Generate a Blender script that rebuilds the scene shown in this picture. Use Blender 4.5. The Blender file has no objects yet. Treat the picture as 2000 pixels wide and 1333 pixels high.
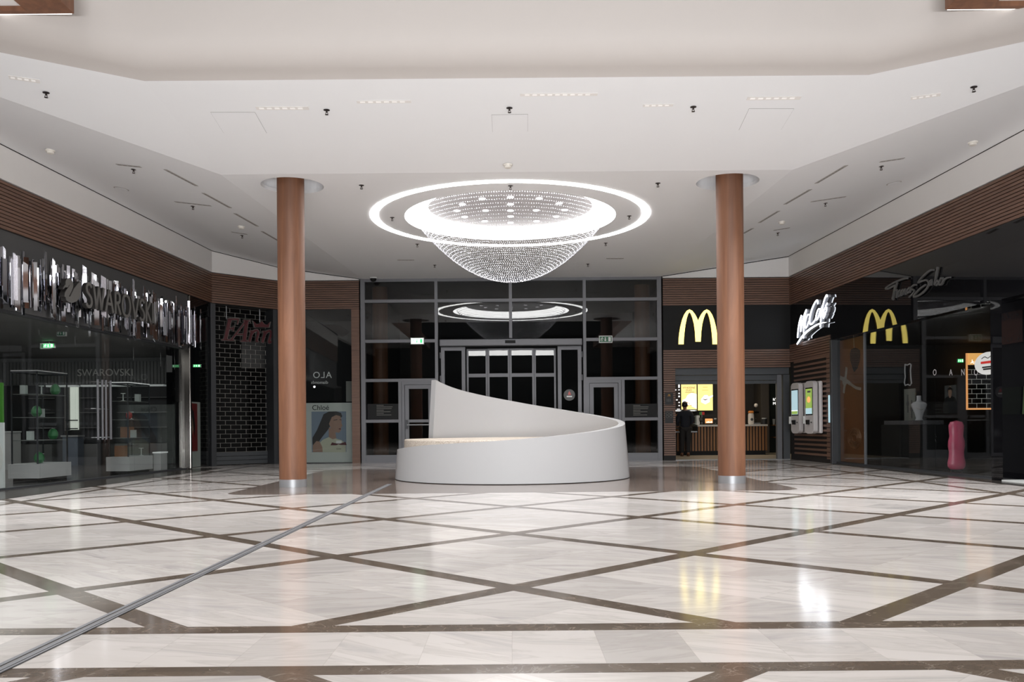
import bpy, bmesh, math, random
from mathutils import Vector, Matrix
from mathutils.geometry import tessellate_polygon
from mathutils.bvhtree import BVHTree

SC = bpy.context.scene
COL = SC.collection
R = random.Random(7)

# ------------------------------------------------------------------ camera
F, HX, HY, ROLL = 1735.0, 1000.0, 833.0, 0.0085
CH = 1.0
cam_data = bpy.data.cameras.new('camera')
cam_data.sensor_width = 36.0
cam_data.lens = F / 2000.0 * 36.0
cam_data.shift_y = (HY - 666.5) / 2000.0
cam_data.clip_end = 300
cam = bpy.data.objects.new('camera', cam_data)
COL.objects.link(cam)
cr, sr = math.cos(ROLL), math.sin(ROLL)
cam.matrix_world = Matrix(((cr, sr, 0, 0), (0, 0, -1, 0), (-sr, cr, 0, CH), (0, 0, 0, 1)))
SC.camera = cam

# ------------------------------------------------------------------ world, exposure, large lights
w = bpy.data.worlds.new('world')
w.use_nodes = True
w.node_tree.nodes['Background'].inputs[0].default_value = (0.05, 0.055, 0.06, 1)
w.node_tree.nodes['Background'].inputs[1].default_value = 0.25
SC.world = w
SC.view_settings.view_transform = 'Standard'
SC.view_settings.look = 'None'
SC.view_settings.gamma = 1.0
SC.view_settings.exposure = 0.0
SC.cycles.max_bounces = 10
SC.cycles.diffuse_bounces = 5
SC.cycles.glossy_bounces = 5
SC.cycles.transparent_max_bounces = 24
SC.cycles.transmission_bounces = 6
SC.cycles.sample_clamp_indirect = 4.0
SC.cycles.caustics_reflective = False
SC.cycles.caustics_refractive = False
SC.cycles.use_denoising = True


def area(name, loc, rot, sx, sy, power, color=(1, 1, 1), spread=180):
    d = bpy.data.lights.new(name, 'AREA')
    d.shape = 'RECTANGLE'
    d.size, d.size_y, d.energy, d.color = sx, sy, power, color
    d.spread = math.radians(spread)
    o = bpy.data.objects.new(name, d)
    o.location = loc
    o.rotation_euler = [math.radians(a) for a in rot]
    COL.objects.link(o)
    return o


# the lit skylight over the atrium the photographer stands in, and an unseen light added for the floor
area('skylight_glow', (0, 1.5, 9.8), (0, 0, 0), 13, 10, 110, (0.99, 0.995, 1.0))
area('added_floor_fill', (0, -2.5, 9.75), (52, 0, 0), 16, 2.5, 830, (0.985, 0.99, 1.0), 64)
# unseen fill light added low behind the camera to brighten the ceiling
area('added_ceiling_fill', (0.6, -3.2, 0.35), (120, 0, 0), 10.4, 0.5, 960, (0.975, 0.985, 1.0), 120)
# light band added behind the camera, after the bright bar mirrored in the doors
area('added_rear_band', (0, -8.6, 5.9), (90, 0, 0), 6.5, 0.45, 110, (1.0, 0.98, 0.96))
# restaurant ceiling panels and the dim night lighting of the shops
area('restaurant_light', (6.6, 28.3, 3.05), (0, 0, 0), 3.0, 1.0, 38, (1.0, 0.86, 0.68))
area('jewellery_shop_night_light', (-11.5, 18.5, 3.0), (0, 0, 0), 4.0, 10.0, 125, (1.0, 0.98, 0.95))
area('charm_shop_night_light', (10.6, 18.5, 3.0), (0, 0, 0), 2.0, 5.0, 0.7, (1.0, 0.95, 0.9))
area('lobby_night_light', (0, 28.8, 5.0), (0, 0, 0), 8, 4, 5, (1.0, 0.93, 0.85))


# ------------------------------------------------------------------ rays from image to place
def ray(px, py):
    xc, yc = (px - HX) / F, (HY - py) / F
    return Vector((xc * cr + yc * sr, 1.0, -xc * sr + yc * cr))


EYE = Vector((0, 0, CH))


def at(px, py, Y):
    return EYE + ray(px, py) * Y


def on_plane(px, py, p0, n):
    d = ray(px, py)
    t = (Vector(p0) - EYE).dot(n) / d.dot(n)
    return EYE + d * t


# ------------------------------------------------------------------ materials
def lin(c):
    return tuple(((v / 255) / 12.92 if v / 255 <= 0.04045 else ((v / 255 + 0.055) / 1.055) ** 2.4) for v in c) + (1,)


class N:
    """tiny expression helper over Math nodes"""
    def __init__(s, nt, sock):
        s.nt, s.s = nt, sock

    def op(s, o, *a, **k):
        n = s.nt.nodes.new('ShaderNodeMath')
        n.operation = o
        for i, v in enumerate((s,) + a):
            if isinstance(v, N):
                s.nt.links.new(v.s, n.inputs[i])
            else:
                n.inputs[i].default_value = v
        return N(s.nt, n.outputs[0])

    def __add__(s, o): return s.op('ADD', o)
    def __sub__(s, o): return s.op('SUBTRACT', o)
    def __mul__(s, o): return s.op('MULTIPLY', o)
    def __truediv__(s, o): return s.op('DIVIDE', o)
    def floor(s): return s.op('FLOOR')
    def abs(s): return s.op('ABSOLUTE')
    def lt(s, v): return s.op('LESS_THAN', v)
    def gt(s, v): return s.op('GREATER_THAN', v)
    def mx(s, v): return s.op('MAXIMUM', v)
    def mn(s, v): return s.op('MINIMUM', v)
    def fr(s): return s.op('FRACT')


def new_mat(name):
    m = bpy.data.materials.new(name)
    m.use_nodes = True
    nt = m.node_tree
    return m, nt, nt.nodes['Principled BSDF']


def mat(name, col, rough=0.5, metal=0.0, emit=None, es=0.0, spec=0.5, noise=0.0, nscale=8.0, coat=0.0):
    m, nt, b = new_mat(name)
    c = lin(col) if max(col) > 1.5 else tuple(col) + (1,)
    b.inputs['Base Color'].default_value = c
    b.inputs['Roughness'].default_value = rough
    b.inputs['Metallic'].default_value = metal
    b.inputs['Specular IOR Level'].default_value = spec
    b.inputs['Coat Weight'].default_value = coat
    if emit is not None:
        e = lin(emit) if max(emit) > 1.5 else tuple(emit) + (1,)
        b.inputs['Emission Color'].default_value = e
        b.inputs['Emission Strength'].default_value = es
    if noise > 0:
        tc = nt.nodes.new('ShaderNodeTexCoord')
        nz = nt.nodes.new('ShaderNodeTexNoise')
        nz.inputs['Scale'].default_value = nscale
        nz.inputs['Detail'].default_value = 5
        nt.links.new(tc.outputs['Object'], nz.inputs['Vector'])
        mr = nt.nodes.new('ShaderNodeMapRange')
        mr.inputs['To Min'].default_value = 1 - noise
        mr.inputs['To Max'].default_value = 1 + noise
        nt.links.new(nz.outputs[0], mr.inputs['Value'])
        hv = nt.nodes.new('ShaderNodeHueSaturation')
        hv.inputs['Color'].default_value = c
        nt.links.new(mr.outputs[0], hv.inputs['Value'])
        nt.links.new(hv.outputs[0], b.inputs['Base Color'])
    return m


def glass(name, tint=(0.9, 0.92, 0.92), f0=0.04, rough=0.0):
    m = bpy.data.materials.new(name)
    m.use_nodes = True
    nt = m.node_tree
    nt.nodes.clear()
    out = nt.nodes.new('ShaderNodeOutputMaterial')
    mix = nt.nodes.new('ShaderNodeMixShader')
    tr = nt.nodes.new('ShaderNodeBsdfTransparent')
    tr.inputs[0].default_value = tint + (1,)
    gl = nt.nodes.new('ShaderNodeBsdfGlossy')
    gl.inputs['Roughness'].default_value = rough
    g = nt.nodes.new('ShaderNodeNewGeometry')
    dt = nt.nodes.new('ShaderNodeVectorMath')
    dt.operation = 'DOT_PRODUCT'
    nt.links.new(g.outputs['Normal'], dt.inputs[0])
    nt.links.new(g.outputs['Incoming'], dt.inputs[1])
    c = N(nt, dt.outputs['Value']).abs()
    k = (N(nt, c.s) * -1.0 + 1.0).op('POWER', 5.0) * (1 - f0) + f0
    nt.links.new(k.s, mix.inputs[0])
    nt.links.new(tr.outputs[0], mix.inputs[1])
    nt.links.new(gl.outputs[0], mix.inputs[2])
    nt.links.new(mix.outputs[0], out.inputs[0])
    return m


def wood(name, c1, c2, scale=(9, 9, 0.5), rough=0.38):
    m, nt, b = new_mat(name)
    tc = nt.nodes.new('ShaderNodeTexCoord')
    mp = nt.nodes.new('ShaderNodeMapping')
    mp.inputs['Scale'].default_value = scale
    nt.links.new(tc.outputs['Object'], mp.inputs['Vector'])
    nz = nt.nodes.new('ShaderNodeTexNoise')
    nz.inputs['Scale'].default_value = 1.6
    nz.inputs['Detail'].default_value = 7
    nz.inputs['Roughness'].default_value = 0.62
    nz.inputs['Distortion'].default_value = 0.6
    nt.links.new(mp.outputs[0], nz.inputs['Vector'])
    rp = nt.nodes.new('ShaderNodeValToRGB')
    rp.color_ramp.elements[0].position = 0.32
    rp.color_ramp.elements[0].color = lin(c1)
    rp.color_ramp.elements[1].position = 0.68
    rp.color_ramp.elements[1].color = lin(c2)
    nt.links.new(nz.outputs[0], rp.inputs[0])
    nt.links.new(rp.outputs[0], b.inputs['Base Color'])
    b.inputs['Roughness'].default_value = rough
    return m


def floor_material():
    m, nt, b = new_mat('marble_floor')
    L = nt.links
    tc = nt.nodes.new('ShaderNodeTexCoord')
    sp = nt.nodes.new('ShaderNodeSeparateXYZ')
    L.new(tc.outputs['Object'], sp.inputs[0])
    X, Y = N(nt, sp.outputs[0]), N(nt, sp.outputs[1])
    q = 1 / math.sqrt(2)
    s, bw, tile = 1.9573, 0.152, 0.6018

    def lattice(y0):
        yy = Y - y0
        a, c = (X + yy) * q / s + 40.0, (X - yy) * q / s + 40.0
        out = []
        for t in (a, c):
            f = (t.fr() - 0.5) * -1.0
            near = (f.abs() * -1.0 + 0.5) * s          # distance to the closest band axis
            band = near.lt(bw / 2)
            u = (t.fr() * s - bw / 2) / tile
            idx = t.floor() * 3.0 + u.floor()
            j = ((u.fr() - 0.5).abs() * -1.0 + 0.5) * tile
            out.append((band, idx, j))
        (b1, i1, j1), (b2, i2, j2) = out
        return b1.mx(b2), i1, i2, j1.mn(j2).lt(0.0022)

    bandA, iA1, iA2, jA = lattice(5.5)
    bandC, iC1, iC2, jC = lattice(2.67)
    zoneA = Y.gt(4.40)
    zoneC = Y.lt(3.66)
    zoneB = (zoneA.mx(zoneC)) * -1.0 + 1.0
    xt = X / 0.398 + 40.02
    iB = xt.floor()
    jB = ((xt.fr() - 0.5).abs() * -1.0 + 0.5).lt(0.0045)

    straight = ((Y - 4.41).abs().lt(0.075)).mx((Y - 3.66).abs().lt(0.07)).mx((X.abs() - 6.88).abs().lt(0.07))
    band = (bandA * zoneA).mx(bandC * zoneC).mx(straight)
    i1 = iA1 * zoneA + iC1 * zoneC + iB * zoneB
    i2 = iA2 * zoneA + iC2 * zoneC + zoneB * 7.0
    joint = (jA * zoneA).mx(jC * zoneC).mx(jB * zoneB)

    # rounded rectangle of dark stone under the planter
    qx, qy = (X.abs() - 3.95).mx(0.0), ((Y - 17.275).abs() - 3.475).mx(0.0)
    inset = (qx * qx + qy * qy).op('SQRT').lt(0.45)
    outset = inset * -1.0 + 1.0
    band = band * outset

    cb = nt.nodes.new('ShaderNodeCombineXYZ')
    L.new(i1.s, cb.inputs[0])
    L.new(i2.s, cb.inputs[1])
    wn = nt.nodes.new('ShaderNodeTexWhiteNoise')
    wn.noise_dimensions = '3D'
    L.new(cb.outputs[0], wn.inputs['Vector'])
    rnd = N(nt, wn.outputs['Value'])

    # veined marble, the grain shifted and turned from slab to slab
    off = nt.nodes.new('ShaderNodeVectorMath')
    off.operation = 'SCALE'
    L.new(wn.outputs['Color'], off.inputs[0])
    off.inputs['Scale'].default_value = 30.0
    ad = nt.nodes.new('ShaderNodeVectorMath')
    ad.operation = 'ADD'
    L.new(tc.outputs['Object'], ad.inputs[0])
    L.new(off.outputs[0], ad.inputs[1])
    rot = nt.nodes.new('ShaderNodeVectorRotate')
    rot.rotation_type = 'Z_AXIS'
    L.new(ad.outputs[0], rot.inputs['Vector'])
    L.new((rnd * 1.1 - 0.35).s, rot.inputs['Angle'])
    mp = nt.nodes.new('ShaderNodeMapping')
    mp.inputs['Scale'].default_value = (1.1, 6.0, 1)
    L.new(rot.outputs[0], mp.inputs['Vector'])
    nz = nt.nodes.new('ShaderNodeTexNoise')
    nz.inputs['Scale'].default_value = 1.0
    nz.inputs['Detail'].default_value = 7
    nz.inputs['Roughness'].default_value = 0.55
    nz.inputs['Distortion'].default_value = 0.9
    L.new(mp.outputs[0], nz.inputs['Vector'])
    n = N(nt, nz.outputs[0])
    vein = ((n - 0.5).abs() * -22.0 + 1.0).mx(0.0)
    vr = nt.nodes.new('ShaderNodeValToRGB')
    e = vr.color_ramp.elements
    e[0].position, e[0].color = 0.25, lin((186, 181, 179))
    e[1].position, e[1].color = 0.70, lin((220, 214, 210))
    x = e.new(0.48)
    x.color = lin((216, 210, 205))
    L.new(n.s, vr.inputs[0])

    def mixc(fac, A, B):
        mm = nt.nodes.new('ShaderNodeMix')
        mm.data_type = 'RGBA'
        if isinstance(fac, N):
            L.new(fac.s, mm.inputs[0])
        else:
            mm.inputs[0].default_value = fac
        for sock, v in ((mm.inputs[6], A), (mm.inputs[7], B)):
            if isinstance(v, tuple):
                sock.default_value = v
            else:
                L.new(v, sock)
        return mm.outputs[2]

    def val(c, v):
        hv = nt.nodes.new('ShaderNodeHueSaturation')
        L.new(c, hv.inputs['Color'])
        L.new(v.s, hv.inputs['Value'])
        return hv.outputs[0]

    big = nt.nodes.new('ShaderNodeTexWhiteNoise')
    big.noise_dimensions = '1D'
    L.new((i1 * 1.7 + i2 * 3.1).s, big.inputs['W'])
    r2 = N(nt, big.outputs['Value'])
    marble = val(vr.outputs[0], rnd * 0.13 + 0.91 - r2.gt(0.78) * 0.10)
    marble = mixc(vein * 0.24, marble, lin((150, 142, 136)))
    marble = mixc(joint * 0.22, marble, lin((150, 138, 124)))

    # brown stone bands with white cracks
    bn = nt.nodes.new('ShaderNodeTexNoise')
    bn.inputs['Scale'].default_value = 5.0
    bn.inputs['Detail'].default_value = 8
    bn.inputs['Distortion'].default_value = 1.2
    L.new(tc.outputs['Object'], bn.inputs['Vector'])
    nb = N(nt, bn.outputs[0])
    crack = ((nb - 0.56).abs() * -70.0 + 1.0).mx(0.0)
    fn = nt.nodes.new('ShaderNodeTexNoise')
    fn.inputs['Scale'].default_value = 60.0
    fn.inputs['Detail'].default_value = 3
    L.new(tc.outputs['Object'], fn.inputs['Vector'])
    br = nt.nodes.new('ShaderNodeValToRGB')
    br.color_ramp.elements[0].position, br.color_ramp.elements[0].color = 0.3, lin((96, 85, 75))
    br.color_ramp.elements[1].position, br.color_ramp.elements[1].color = 0.75, lin((116, 103, 91))
    L.new((nb * 0.6 + N(nt, fn.outputs[0]) * 0.4).s, br.inputs[0])
    brown = val(br.outputs[0], r2 * 0.22 + 0.86)
    brown = mixc(crack * 0.3, brown, lin((190, 180, 168)))

    # dark veined slabs of the inset
    im = nt.nodes.new('ShaderNodeMapping')
    im.inputs['Scale'].default_value = (0.9, 7.0, 1)
    L.new(tc.outputs['Object'], im.inputs['Vector'])
    inn = nt.nodes.new('ShaderNodeTexNoise')
    inn.inputs['Scale'].default_value = 1.6
    inn.inputs['Detail'].default_value = 8
    L.new(im.outputs[0], inn.inputs['Vector'])
    ir = nt.nodes.new('ShaderNodeValToRGB')
    ir.color_ramp.elements[0].position, ir.color_ramp.elements[0].color = 0.3, lin((92, 80, 73))
    ir.color_ramp.elements[1].position, ir.color_ramp.elements[1].color = 0.75, lin((150, 137, 129))
    L.new(inn.outputs[0], ir.inputs[0])

    col = mixc(band, marble, brown)
    col = mixc(inset, col, ir.outputs[0])
    L.new(col, b.inputs['Base Color'])
    L.new((nb * 0.05 + 0.085).s, b.inputs['Roughness'])
    b.inputs['Specular IOR Level'].default_value = 0.3
    return m


def terrazzo():
    m, nt, b = new_mat('terrazzo_stone')
    tc = nt.nodes.new('ShaderNodeTexCoord')
    nz = nt.nodes.new('ShaderNodeTexVoronoi')
    nz.inputs['Scale'].default_value = 90
    nt.links.new(tc.outputs['Object'], nz.inputs['Vector'])
    rp = nt.nodes.new('ShaderNodeValToRGB')
    rp.color_ramp.elements[0].color = lin((150, 136, 120))
    rp.color_ramp.elements[1].color = lin((214, 205, 194))
    nt.links.new(nz.outputs['Color'], rp.inputs[0])
    nt.links.new(rp.outputs[0], b.inputs['Base Color'])
    b.inputs['Roughness'].default_value = 0.55
    return m


M = {}
M['white'] = mat('white_plaster', (226, 224, 222), 0.65, noise=0.012, nscale=2)
M['upper'] = mat('upper_wall_toned', (176, 170, 166), 0.7, noise=0.012, nscale=1.5)  # white wall toned down in colour to offset the strong uplight
M['ceiling'] = mat('ceiling_paint', (228, 229, 231), 0.7, noise=0.012, nscale=1.5)
M['planter'] = mat('planter_plaster', (166, 166, 167), 0.6, noise=0.01, nscale=3)
M['terrazzo'] = terrazzo()
M['floor'] = floor_material()
M['granite'] = mat('dark_granite', (62, 58, 54), 0.18, noise=0.25, nscale=30)
M['column'] = wood('column_veneer', (100, 65, 45), (126, 85, 61), (5, 5, 0.35), 0.55)
M['slat'] = wood('slat_timber', (92, 68, 56), (118, 88, 72), (0.6, 0.6, 14), 0.36)
M['slat_back'] = mat('slat_backing', (20, 16, 14), 0.7)
M['steel'] = mat('brushed_steel', (158, 160, 163), 0.38, 0.55, noise=0.08, nscale=14)
M['post'] = mat('polished_post', (120, 116, 112), 0.16, 1.0)
M['chrome'] = mat('chrome', (215, 216, 220), 0.06, 1.0)
M['mirror'] = mat('mirror_strip', (205, 206, 212), 0.045, 1.0)
M['crystal'] = mat('crystal_strip', (225, 225, 235), 0.25, 0.75, noise=0.45, nscale=55)
M['alu'] = mat('grey_aluminium', (108, 109, 113), 0.5, 0.2)
M['alu_dark'] = mat('dark_aluminium', (58, 60, 63), 0.45, 0.3)
M['shutter'] = mat('shutter_grey', (74, 77, 80), 0.5, 0.3)
M['grille'] = mat('grille_rod', (118, 116, 112), 0.4, 0.6)
M['panel_grey'] = mat('grey_fascia', (72, 72, 72), 0.5)
M['letter'] = mat('bronze_letter', (112, 110, 107), 0.4, 0.35)
M['letter_dark'] = mat('letter_edge', (44, 42, 40), 0.5, 0.2)
M['gloss_black'] = mat('gloss_black', (13, 13, 15), 0.015, spec=0.5)
M['satin_black'] = mat('satin_black', (10, 10, 11), 0.6, spec=0.3)
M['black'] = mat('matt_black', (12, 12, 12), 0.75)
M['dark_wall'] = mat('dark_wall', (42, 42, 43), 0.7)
M['shop_grey'] = mat('shop_grey', (120, 119, 118), 0.6)
M['shop_light'] = mat('shop_light', (176, 175, 174), 0.5)
M['shop_dark'] = mat('shop_dark', (50, 50, 52), 0.6)
M['shop_floor'] = mat('shop_floor', (90, 88, 86), 0.15)
M['glass'] = glass('shop_glass', (0.92, 0.94, 0.94), 0.04)
M['lobby_glass'] = glass('lobby_glass', (0.72, 0.74, 0.74), 0.05)
M['case_glass'] = glass('case_glass', (0.96, 0.98, 0.97), 0.04)
M['ring'] = mat('ring_light', (255, 255, 255), 0.5, emit=(1.0, 0.985, 0.97), es=12.0)
M['cove'] = mat('cove_light', (255, 255, 255), 0.5, emit=(1.0, 0.985, 0.975), es=14.0)
M['spot'] = mat('spot_light', (255, 255, 255), 0.5, emit=(0.98, 0.97, 1.0), es=5.0)
M['strip'] = mat('strip_light', (255, 255, 255), 0.5, emit=(1.0, 0.97, 0.92), es=2.6)
M['shelf_led'] = mat('shelf_led', (255, 255, 255), 0.5, emit=(0.95, 1.0, 0.96), es=0.18)
M['bead'] = mat('bead_glass', (205, 206, 214), 0.1, 0.35, spec=0.8)
M['plate'] = mat('plate_grey', (176, 172, 174), 0.6)
M['m_yellow'] = mat('arch_yellow', (255, 230, 120), 0.5, emit=(1.0, 0.80, 0.19), es=2.7)
M['m_white'] = mat('letter_white_lit', (255, 255, 255), 0.5, emit=(0.86, 0.92, 1.0), es=7.0)
M['letter_side'] = mat('letter_side_grey', (150, 150, 156), 0.5)
M['exit_lit'] = mat('exit_lit', (230, 255, 235), 0.4, emit=(0.78, 1.0, 0.84), es=2.2)
M['exit_green_lit'] = mat('exit_green_lit', (40, 200, 80), 0.4, emit=(0.06, 0.75, 0.2), es=1.3)
M['exit_green'] = mat('exit_green_unlit', (32, 92, 62), 0.4)
M['pale'] = mat('pale_plastic', (205, 207, 205), 0.45)
M['kiosk'] = mat('kiosk_white', (196, 192, 192), 0.4)
M['sprinkler'] = mat('sprinkler_metal', (70, 62, 60), 0.35, 0.8)
M['plastic'] = mat('detector_white', (222, 218, 210), 0.45)
M['red'] = mat('signal_red', (190, 40, 36), 0.4)
M['seam'] = mat('seam_grey', (160, 156, 152), 0.7)
M['vent_dark'] = mat('vent_slot', (120, 117, 114), 0.7)
M['screen_yellow'] = mat('screen_yellow', (240, 210, 90), 0.3, emit=(1.0, 0.83, 0.33), es=1.05)
M['screen_white'] = mat('screen_white', (250, 250, 250), 0.3, emit=(1.0, 0.98, 0.94), es=1.6)
M['screen_blue'] = mat('screen_blue', (150, 190, 200), 0.3, emit=(0.42, 0.58, 0.64), es=0.8)
M['screen_green'] = mat('screen_green', (130, 170, 60), 0.3, emit=(0.27, 0.38, 0.09), es=0.8)
M['screen_orange'] = mat('screen_orange', (230, 140, 60), 0.3, emit=(0.95, 0.42, 0.15), es=0.9)
M['screen_black'] = mat('screen_black', (12, 12, 13), 0.15)
M['print_grey'] = mat('print_grey', (110, 110, 104), 0.5)
M['print_gold'] = mat('print_gold', (150, 110, 40), 0.5)
M['oak'] = wood('counter_oak', (120, 80, 46), (160, 112, 68), (8, 8, 0.6), 0.5)
M['worktop'] = mat('worktop_white', (206, 203, 198), 0.3)
M['tile_pale'] = mat('restaurant_floor', (196, 184, 164), 0.3)
M['rest_wall'] = mat('restaurant_wall', (52, 46, 40), 0.6)
M['rest_green'] = mat('restaurant_green_wall', (44, 52, 44), 0.6)
M['rest_tile'] = mat('restaurant_grey_tile', (86, 80, 74), 0.5)
M['pastry'] = mat('pastry', (190, 110, 40), 0.6, noise=0.4, nscale=14)
M['bag'] = mat('paper_bag', (224, 216, 206), 0.6)
M['bag_orange'] = mat('bag_orange', (214, 130, 50), 0.6)
M['paper'] = mat('poster_paper', (172, 176, 170), 0.55)
M['skin'] = mat('skin', (170, 122, 98), 0.55)
M['skin_print'] = mat('skin_print', (138, 108, 92), 0.5)
M['hair'] = mat('dark_hair', (30, 24, 22), 0.5)
M['cloth_cream'] = mat('cream_print', (170, 170, 150), 0.6)
M['sky_print'] = mat('sky_print', (110, 122, 136), 0.6)
M['maroon'] = mat('maroon_enamel', (78, 28, 33), 0.35)
M['navy'] = mat('navy_cloth', (30, 33, 42), 0.8)
M['trouser'] = mat('charcoal_trousers', (38, 36, 36), 0.85)
M['shoe'] = mat('brown_shoe', (92, 56, 34), 0.5)
M['egg_green'] = mat('egg_green', (58, 120, 72), 0.4)
M['leaf_green'] = mat('leaf_green', (64, 120, 40), 0.5)
M['egg_red'] = mat('ornament_red', (170, 60, 54), 0.35)
M['box_tan'] = mat('box_tan', (150, 104, 78), 0.6)
M['pale_glow'] = mat('pale_glow_panel', (220, 225, 215), 0.6, emit=(0.74, 0.78, 0.68), es=0.62, noise=0.0)
M['blue_grey'] = mat('blue_grey_door', (120, 128, 140), 0.5)
M['pink'] = mat('pink_vinyl', (176, 76, 100), 0.3, noise=0.12, nscale=3)
M['orange_print'] = wood('orange_print', (92, 56, 30), (120, 74, 40), (0.5, 0.5, 0.4), 0.4)
M['silver_print'] = mat('silver_print', (150, 142, 134), 0.35, 0.3, noise=0.3, nscale=30)
M['bronze_print'] = mat('bronze_print', (120, 84, 58), 0.4, 0.2, noise=0.35, nscale=30)
M['orange_lit'] = mat('orange_lit', (250, 170, 70), 0.5, emit=(1.0, 0.52, 0.16), es=0.9)
M['orange_dim'] = mat('orange_dim', (120, 62, 28), 0.5)
M['lit_mortar'] = mat('lit_mortar', (170, 168, 160), 0.8, emit=(0.5, 0.5, 0.46), es=0.35)  # light on the joints put into the colour as a faint glow
M['green_cloth'] = mat('green_cover', (40, 56, 26), 0.8)
M['mannequin'] = mat('bust_grey', (150, 148, 150), 0.6)
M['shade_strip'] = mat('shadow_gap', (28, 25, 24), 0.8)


# ------------------------------------------------------------------ mesh builder
class MB:
    def __init__(s):
        s.v, s.f = [], []

    def add(s, vs, fs):
        o = len(s.v)
        s.v += [Vector(v) for v in vs]
        s.f += [tuple(i + o for i in f) for f in fs]
        return s

    def box(s, lo, hi):
        (a, b, c), (d, e, f) = lo, hi
        return s.add([(a, b, c), (d, b, c), (d, e, c), (a, e, c), (a, b, f), (d, b, f), (d, e, f), (a, e, f)],
                     [(0, 3, 2, 1), (4, 5, 6, 7), (0, 1, 5, 4), (1, 2, 6, 5), (2, 3, 7, 6), (3, 0, 4, 7)])

    def obox(s, p, ax, ay, az):
        """box from corner p along three edge vectors"""
        p, ax, ay, az = map(Vector, (p, ax, ay, az))
        vs = [p, p + ax, p + ax + ay, p + ay]
        vs += [v + az for v in vs]
        fs = [(0, 3, 2, 1), (4, 5, 6, 7), (0, 1, 5, 4), (1, 2, 6, 5), (2, 3, 7, 6), (3, 0, 4, 7)]
        if ax.cross(ay).dot(az) < 0:
            fs = [tuple(reversed(f)) for f in fs]
        return s.add(vs, fs)

    def prism(s, pts, d):
        """planar polygon (3-D points) pushed along d"""
        pts = [Vector(p) for p in pts]
        d = Vector(d)
        n = len(pts)
        nn = Vector((0, 0, 0))
        for i in range(n):
            nn += pts[i].cross(pts[(i + 1) % n])
        if nn.dot(d) > 0:
            pts.reverse()
        tri = tessellate_polygon([pts])
        vs = pts + [p + d for p in pts]
        fs = []
        for t in tri:
            a, b, c = t
            if (pts[b] - pts[a]).cross(pts[c] - pts[a]).dot(d) > 0:
                a, b, c = c, b, a
            fs.append((a, b, c))
            fs.append((c + n, b + n, a + n))
        for i in range(n):
            j = (i + 1) % n
            fs.append((j, i, i + n, j + n))
        return s.add(vs, fs)

    def tube(s, pts, r, n=8, cap=True):
        pts = [Vector(p) for p in pts]
        rs = r if isinstance(r, (list, tuple)) else [r] * len(pts)
        rings = []
        up = None
        for i, p in enumerate(pts):
            t = (pts[min(i + 1, len(pts) - 1)] - pts[max(i - 1, 0)]).normalized()
            if up is None:
                up = t.orthogonal().normalized()
            up = (up - t * up.dot(t))
            if up.length < 1e-5:
                up = t.orthogonal()
            up.normalize()
            bi = t.cross(up)
            rings.append([p + (up * math.cos(2 * math.pi * k / n) + bi * math.sin(2 * math.pi * k / n)) * rs[i] for k in range(n)])
        vs = [v for g in rings for v in g]
        fs = []
        for i in range(len(pts) - 1):
            for k in range(n):
                a, b = i * n + k, i * n + (k + 1) % n
                fs.append((a, b, b + n, a + n))
        if cap:
            fs.append(tuple(range(n - 1, -1, -1)))
            fs.append(tuple((len(pts) - 1) * n + k for k in range(n)))
        return s.add(vs, fs)

    def lathe(s, prof, c=(0, 0, 0), n=32, a0=0.0, sx=1.0, sy=1.0):
        """profile of (radius, z) about a vertical axis"""
        c = Vector(c)
        vs, fs = [], []
        for r, z in prof:
            for k in range(n):
                a = a0 + 2 * math.pi * k / n
                vs.append(c + Vector((r * math.cos(a) * sx, r * math.sin(a) * sy, z)))
        m = len(prof)
        for i in range(m - 1):
            for k in range(n):
                a, b = i * n + k, i * n + (k + 1) % n
                fs.append((a, b, b + n, a + n))
        if prof[0][0] > 1e-4:
            fs.append(tuple(range(n - 1, -1, -1)))
        if prof[-1][0] > 1e-4:
            fs.append(tuple((m - 1) * n + k for k in range(n)))
        return s.add(vs, fs)

    def ball(s, c, r, n=12, sx=1, sy=1, sz=1):
        pr = [(max(1e-5, r * math.sin(math.pi * i / (n // 2 + 1))), -r * sz * math.cos(math.pi * i / (n // 2 + 1))) for i in range(n // 2 + 2)]
        return s.lathe(pr, c, n, sx=sx, sy=sy)

    def ribbon(s, pts, wd, du, dv, d, smooth=4):
        """flat stroke of width wd along points in the plane (du, dv), pushed along d"""
        pts = [Vector(p) for p in pts]
        ws = list(wd) if isinstance(wd, (list, tuple)) else [wd] * len(pts)
        if smooth and len(pts) > 2:
            P, W = [], []
            for i in range(len(pts) - 1):
                p0, p1, p2, p3 = pts[max(i - 1, 0)], pts[i], pts[i + 1], pts[min(i + 2, len(pts) - 1)]
                for k in range(smooth):
                    t = k / smooth
                    P.append(0.5 * ((2 * p1) + (p2 - p0) * t + (2 * p0 - 5 * p1 + 4 * p2 - p3) * t * t + (3 * p1 - p0 - 3 * p2 + p3) * t ** 3))
                    W.append(ws[i] * (1 - t) + ws[i + 1] * t)
            pts, ws = P + [pts[-1]], W + [ws[-1]]
        n = len(pts)
        du, dv, d = Vector(du), Vector(dv), Vector(d)
        nn = du.cross(dv).normalized()
        L, Rr = [], []
        for i in range(n):
            t = (pts[min(i + 1, n - 1)] - pts[max(i - 1, 0)])
            t = t.normalized() if t.length > 1e-9 else du
            sd = nn.cross(t)
            L.append(pts[i] + sd * ws[i] / 2)
            Rr.append(pts[i] - sd * ws[i] / 2)
        vs = L + Rr + [p + d for p in L] + [p + d for p in Rr]
        fs = []
        fl = nn.dot(d) > 0
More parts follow.
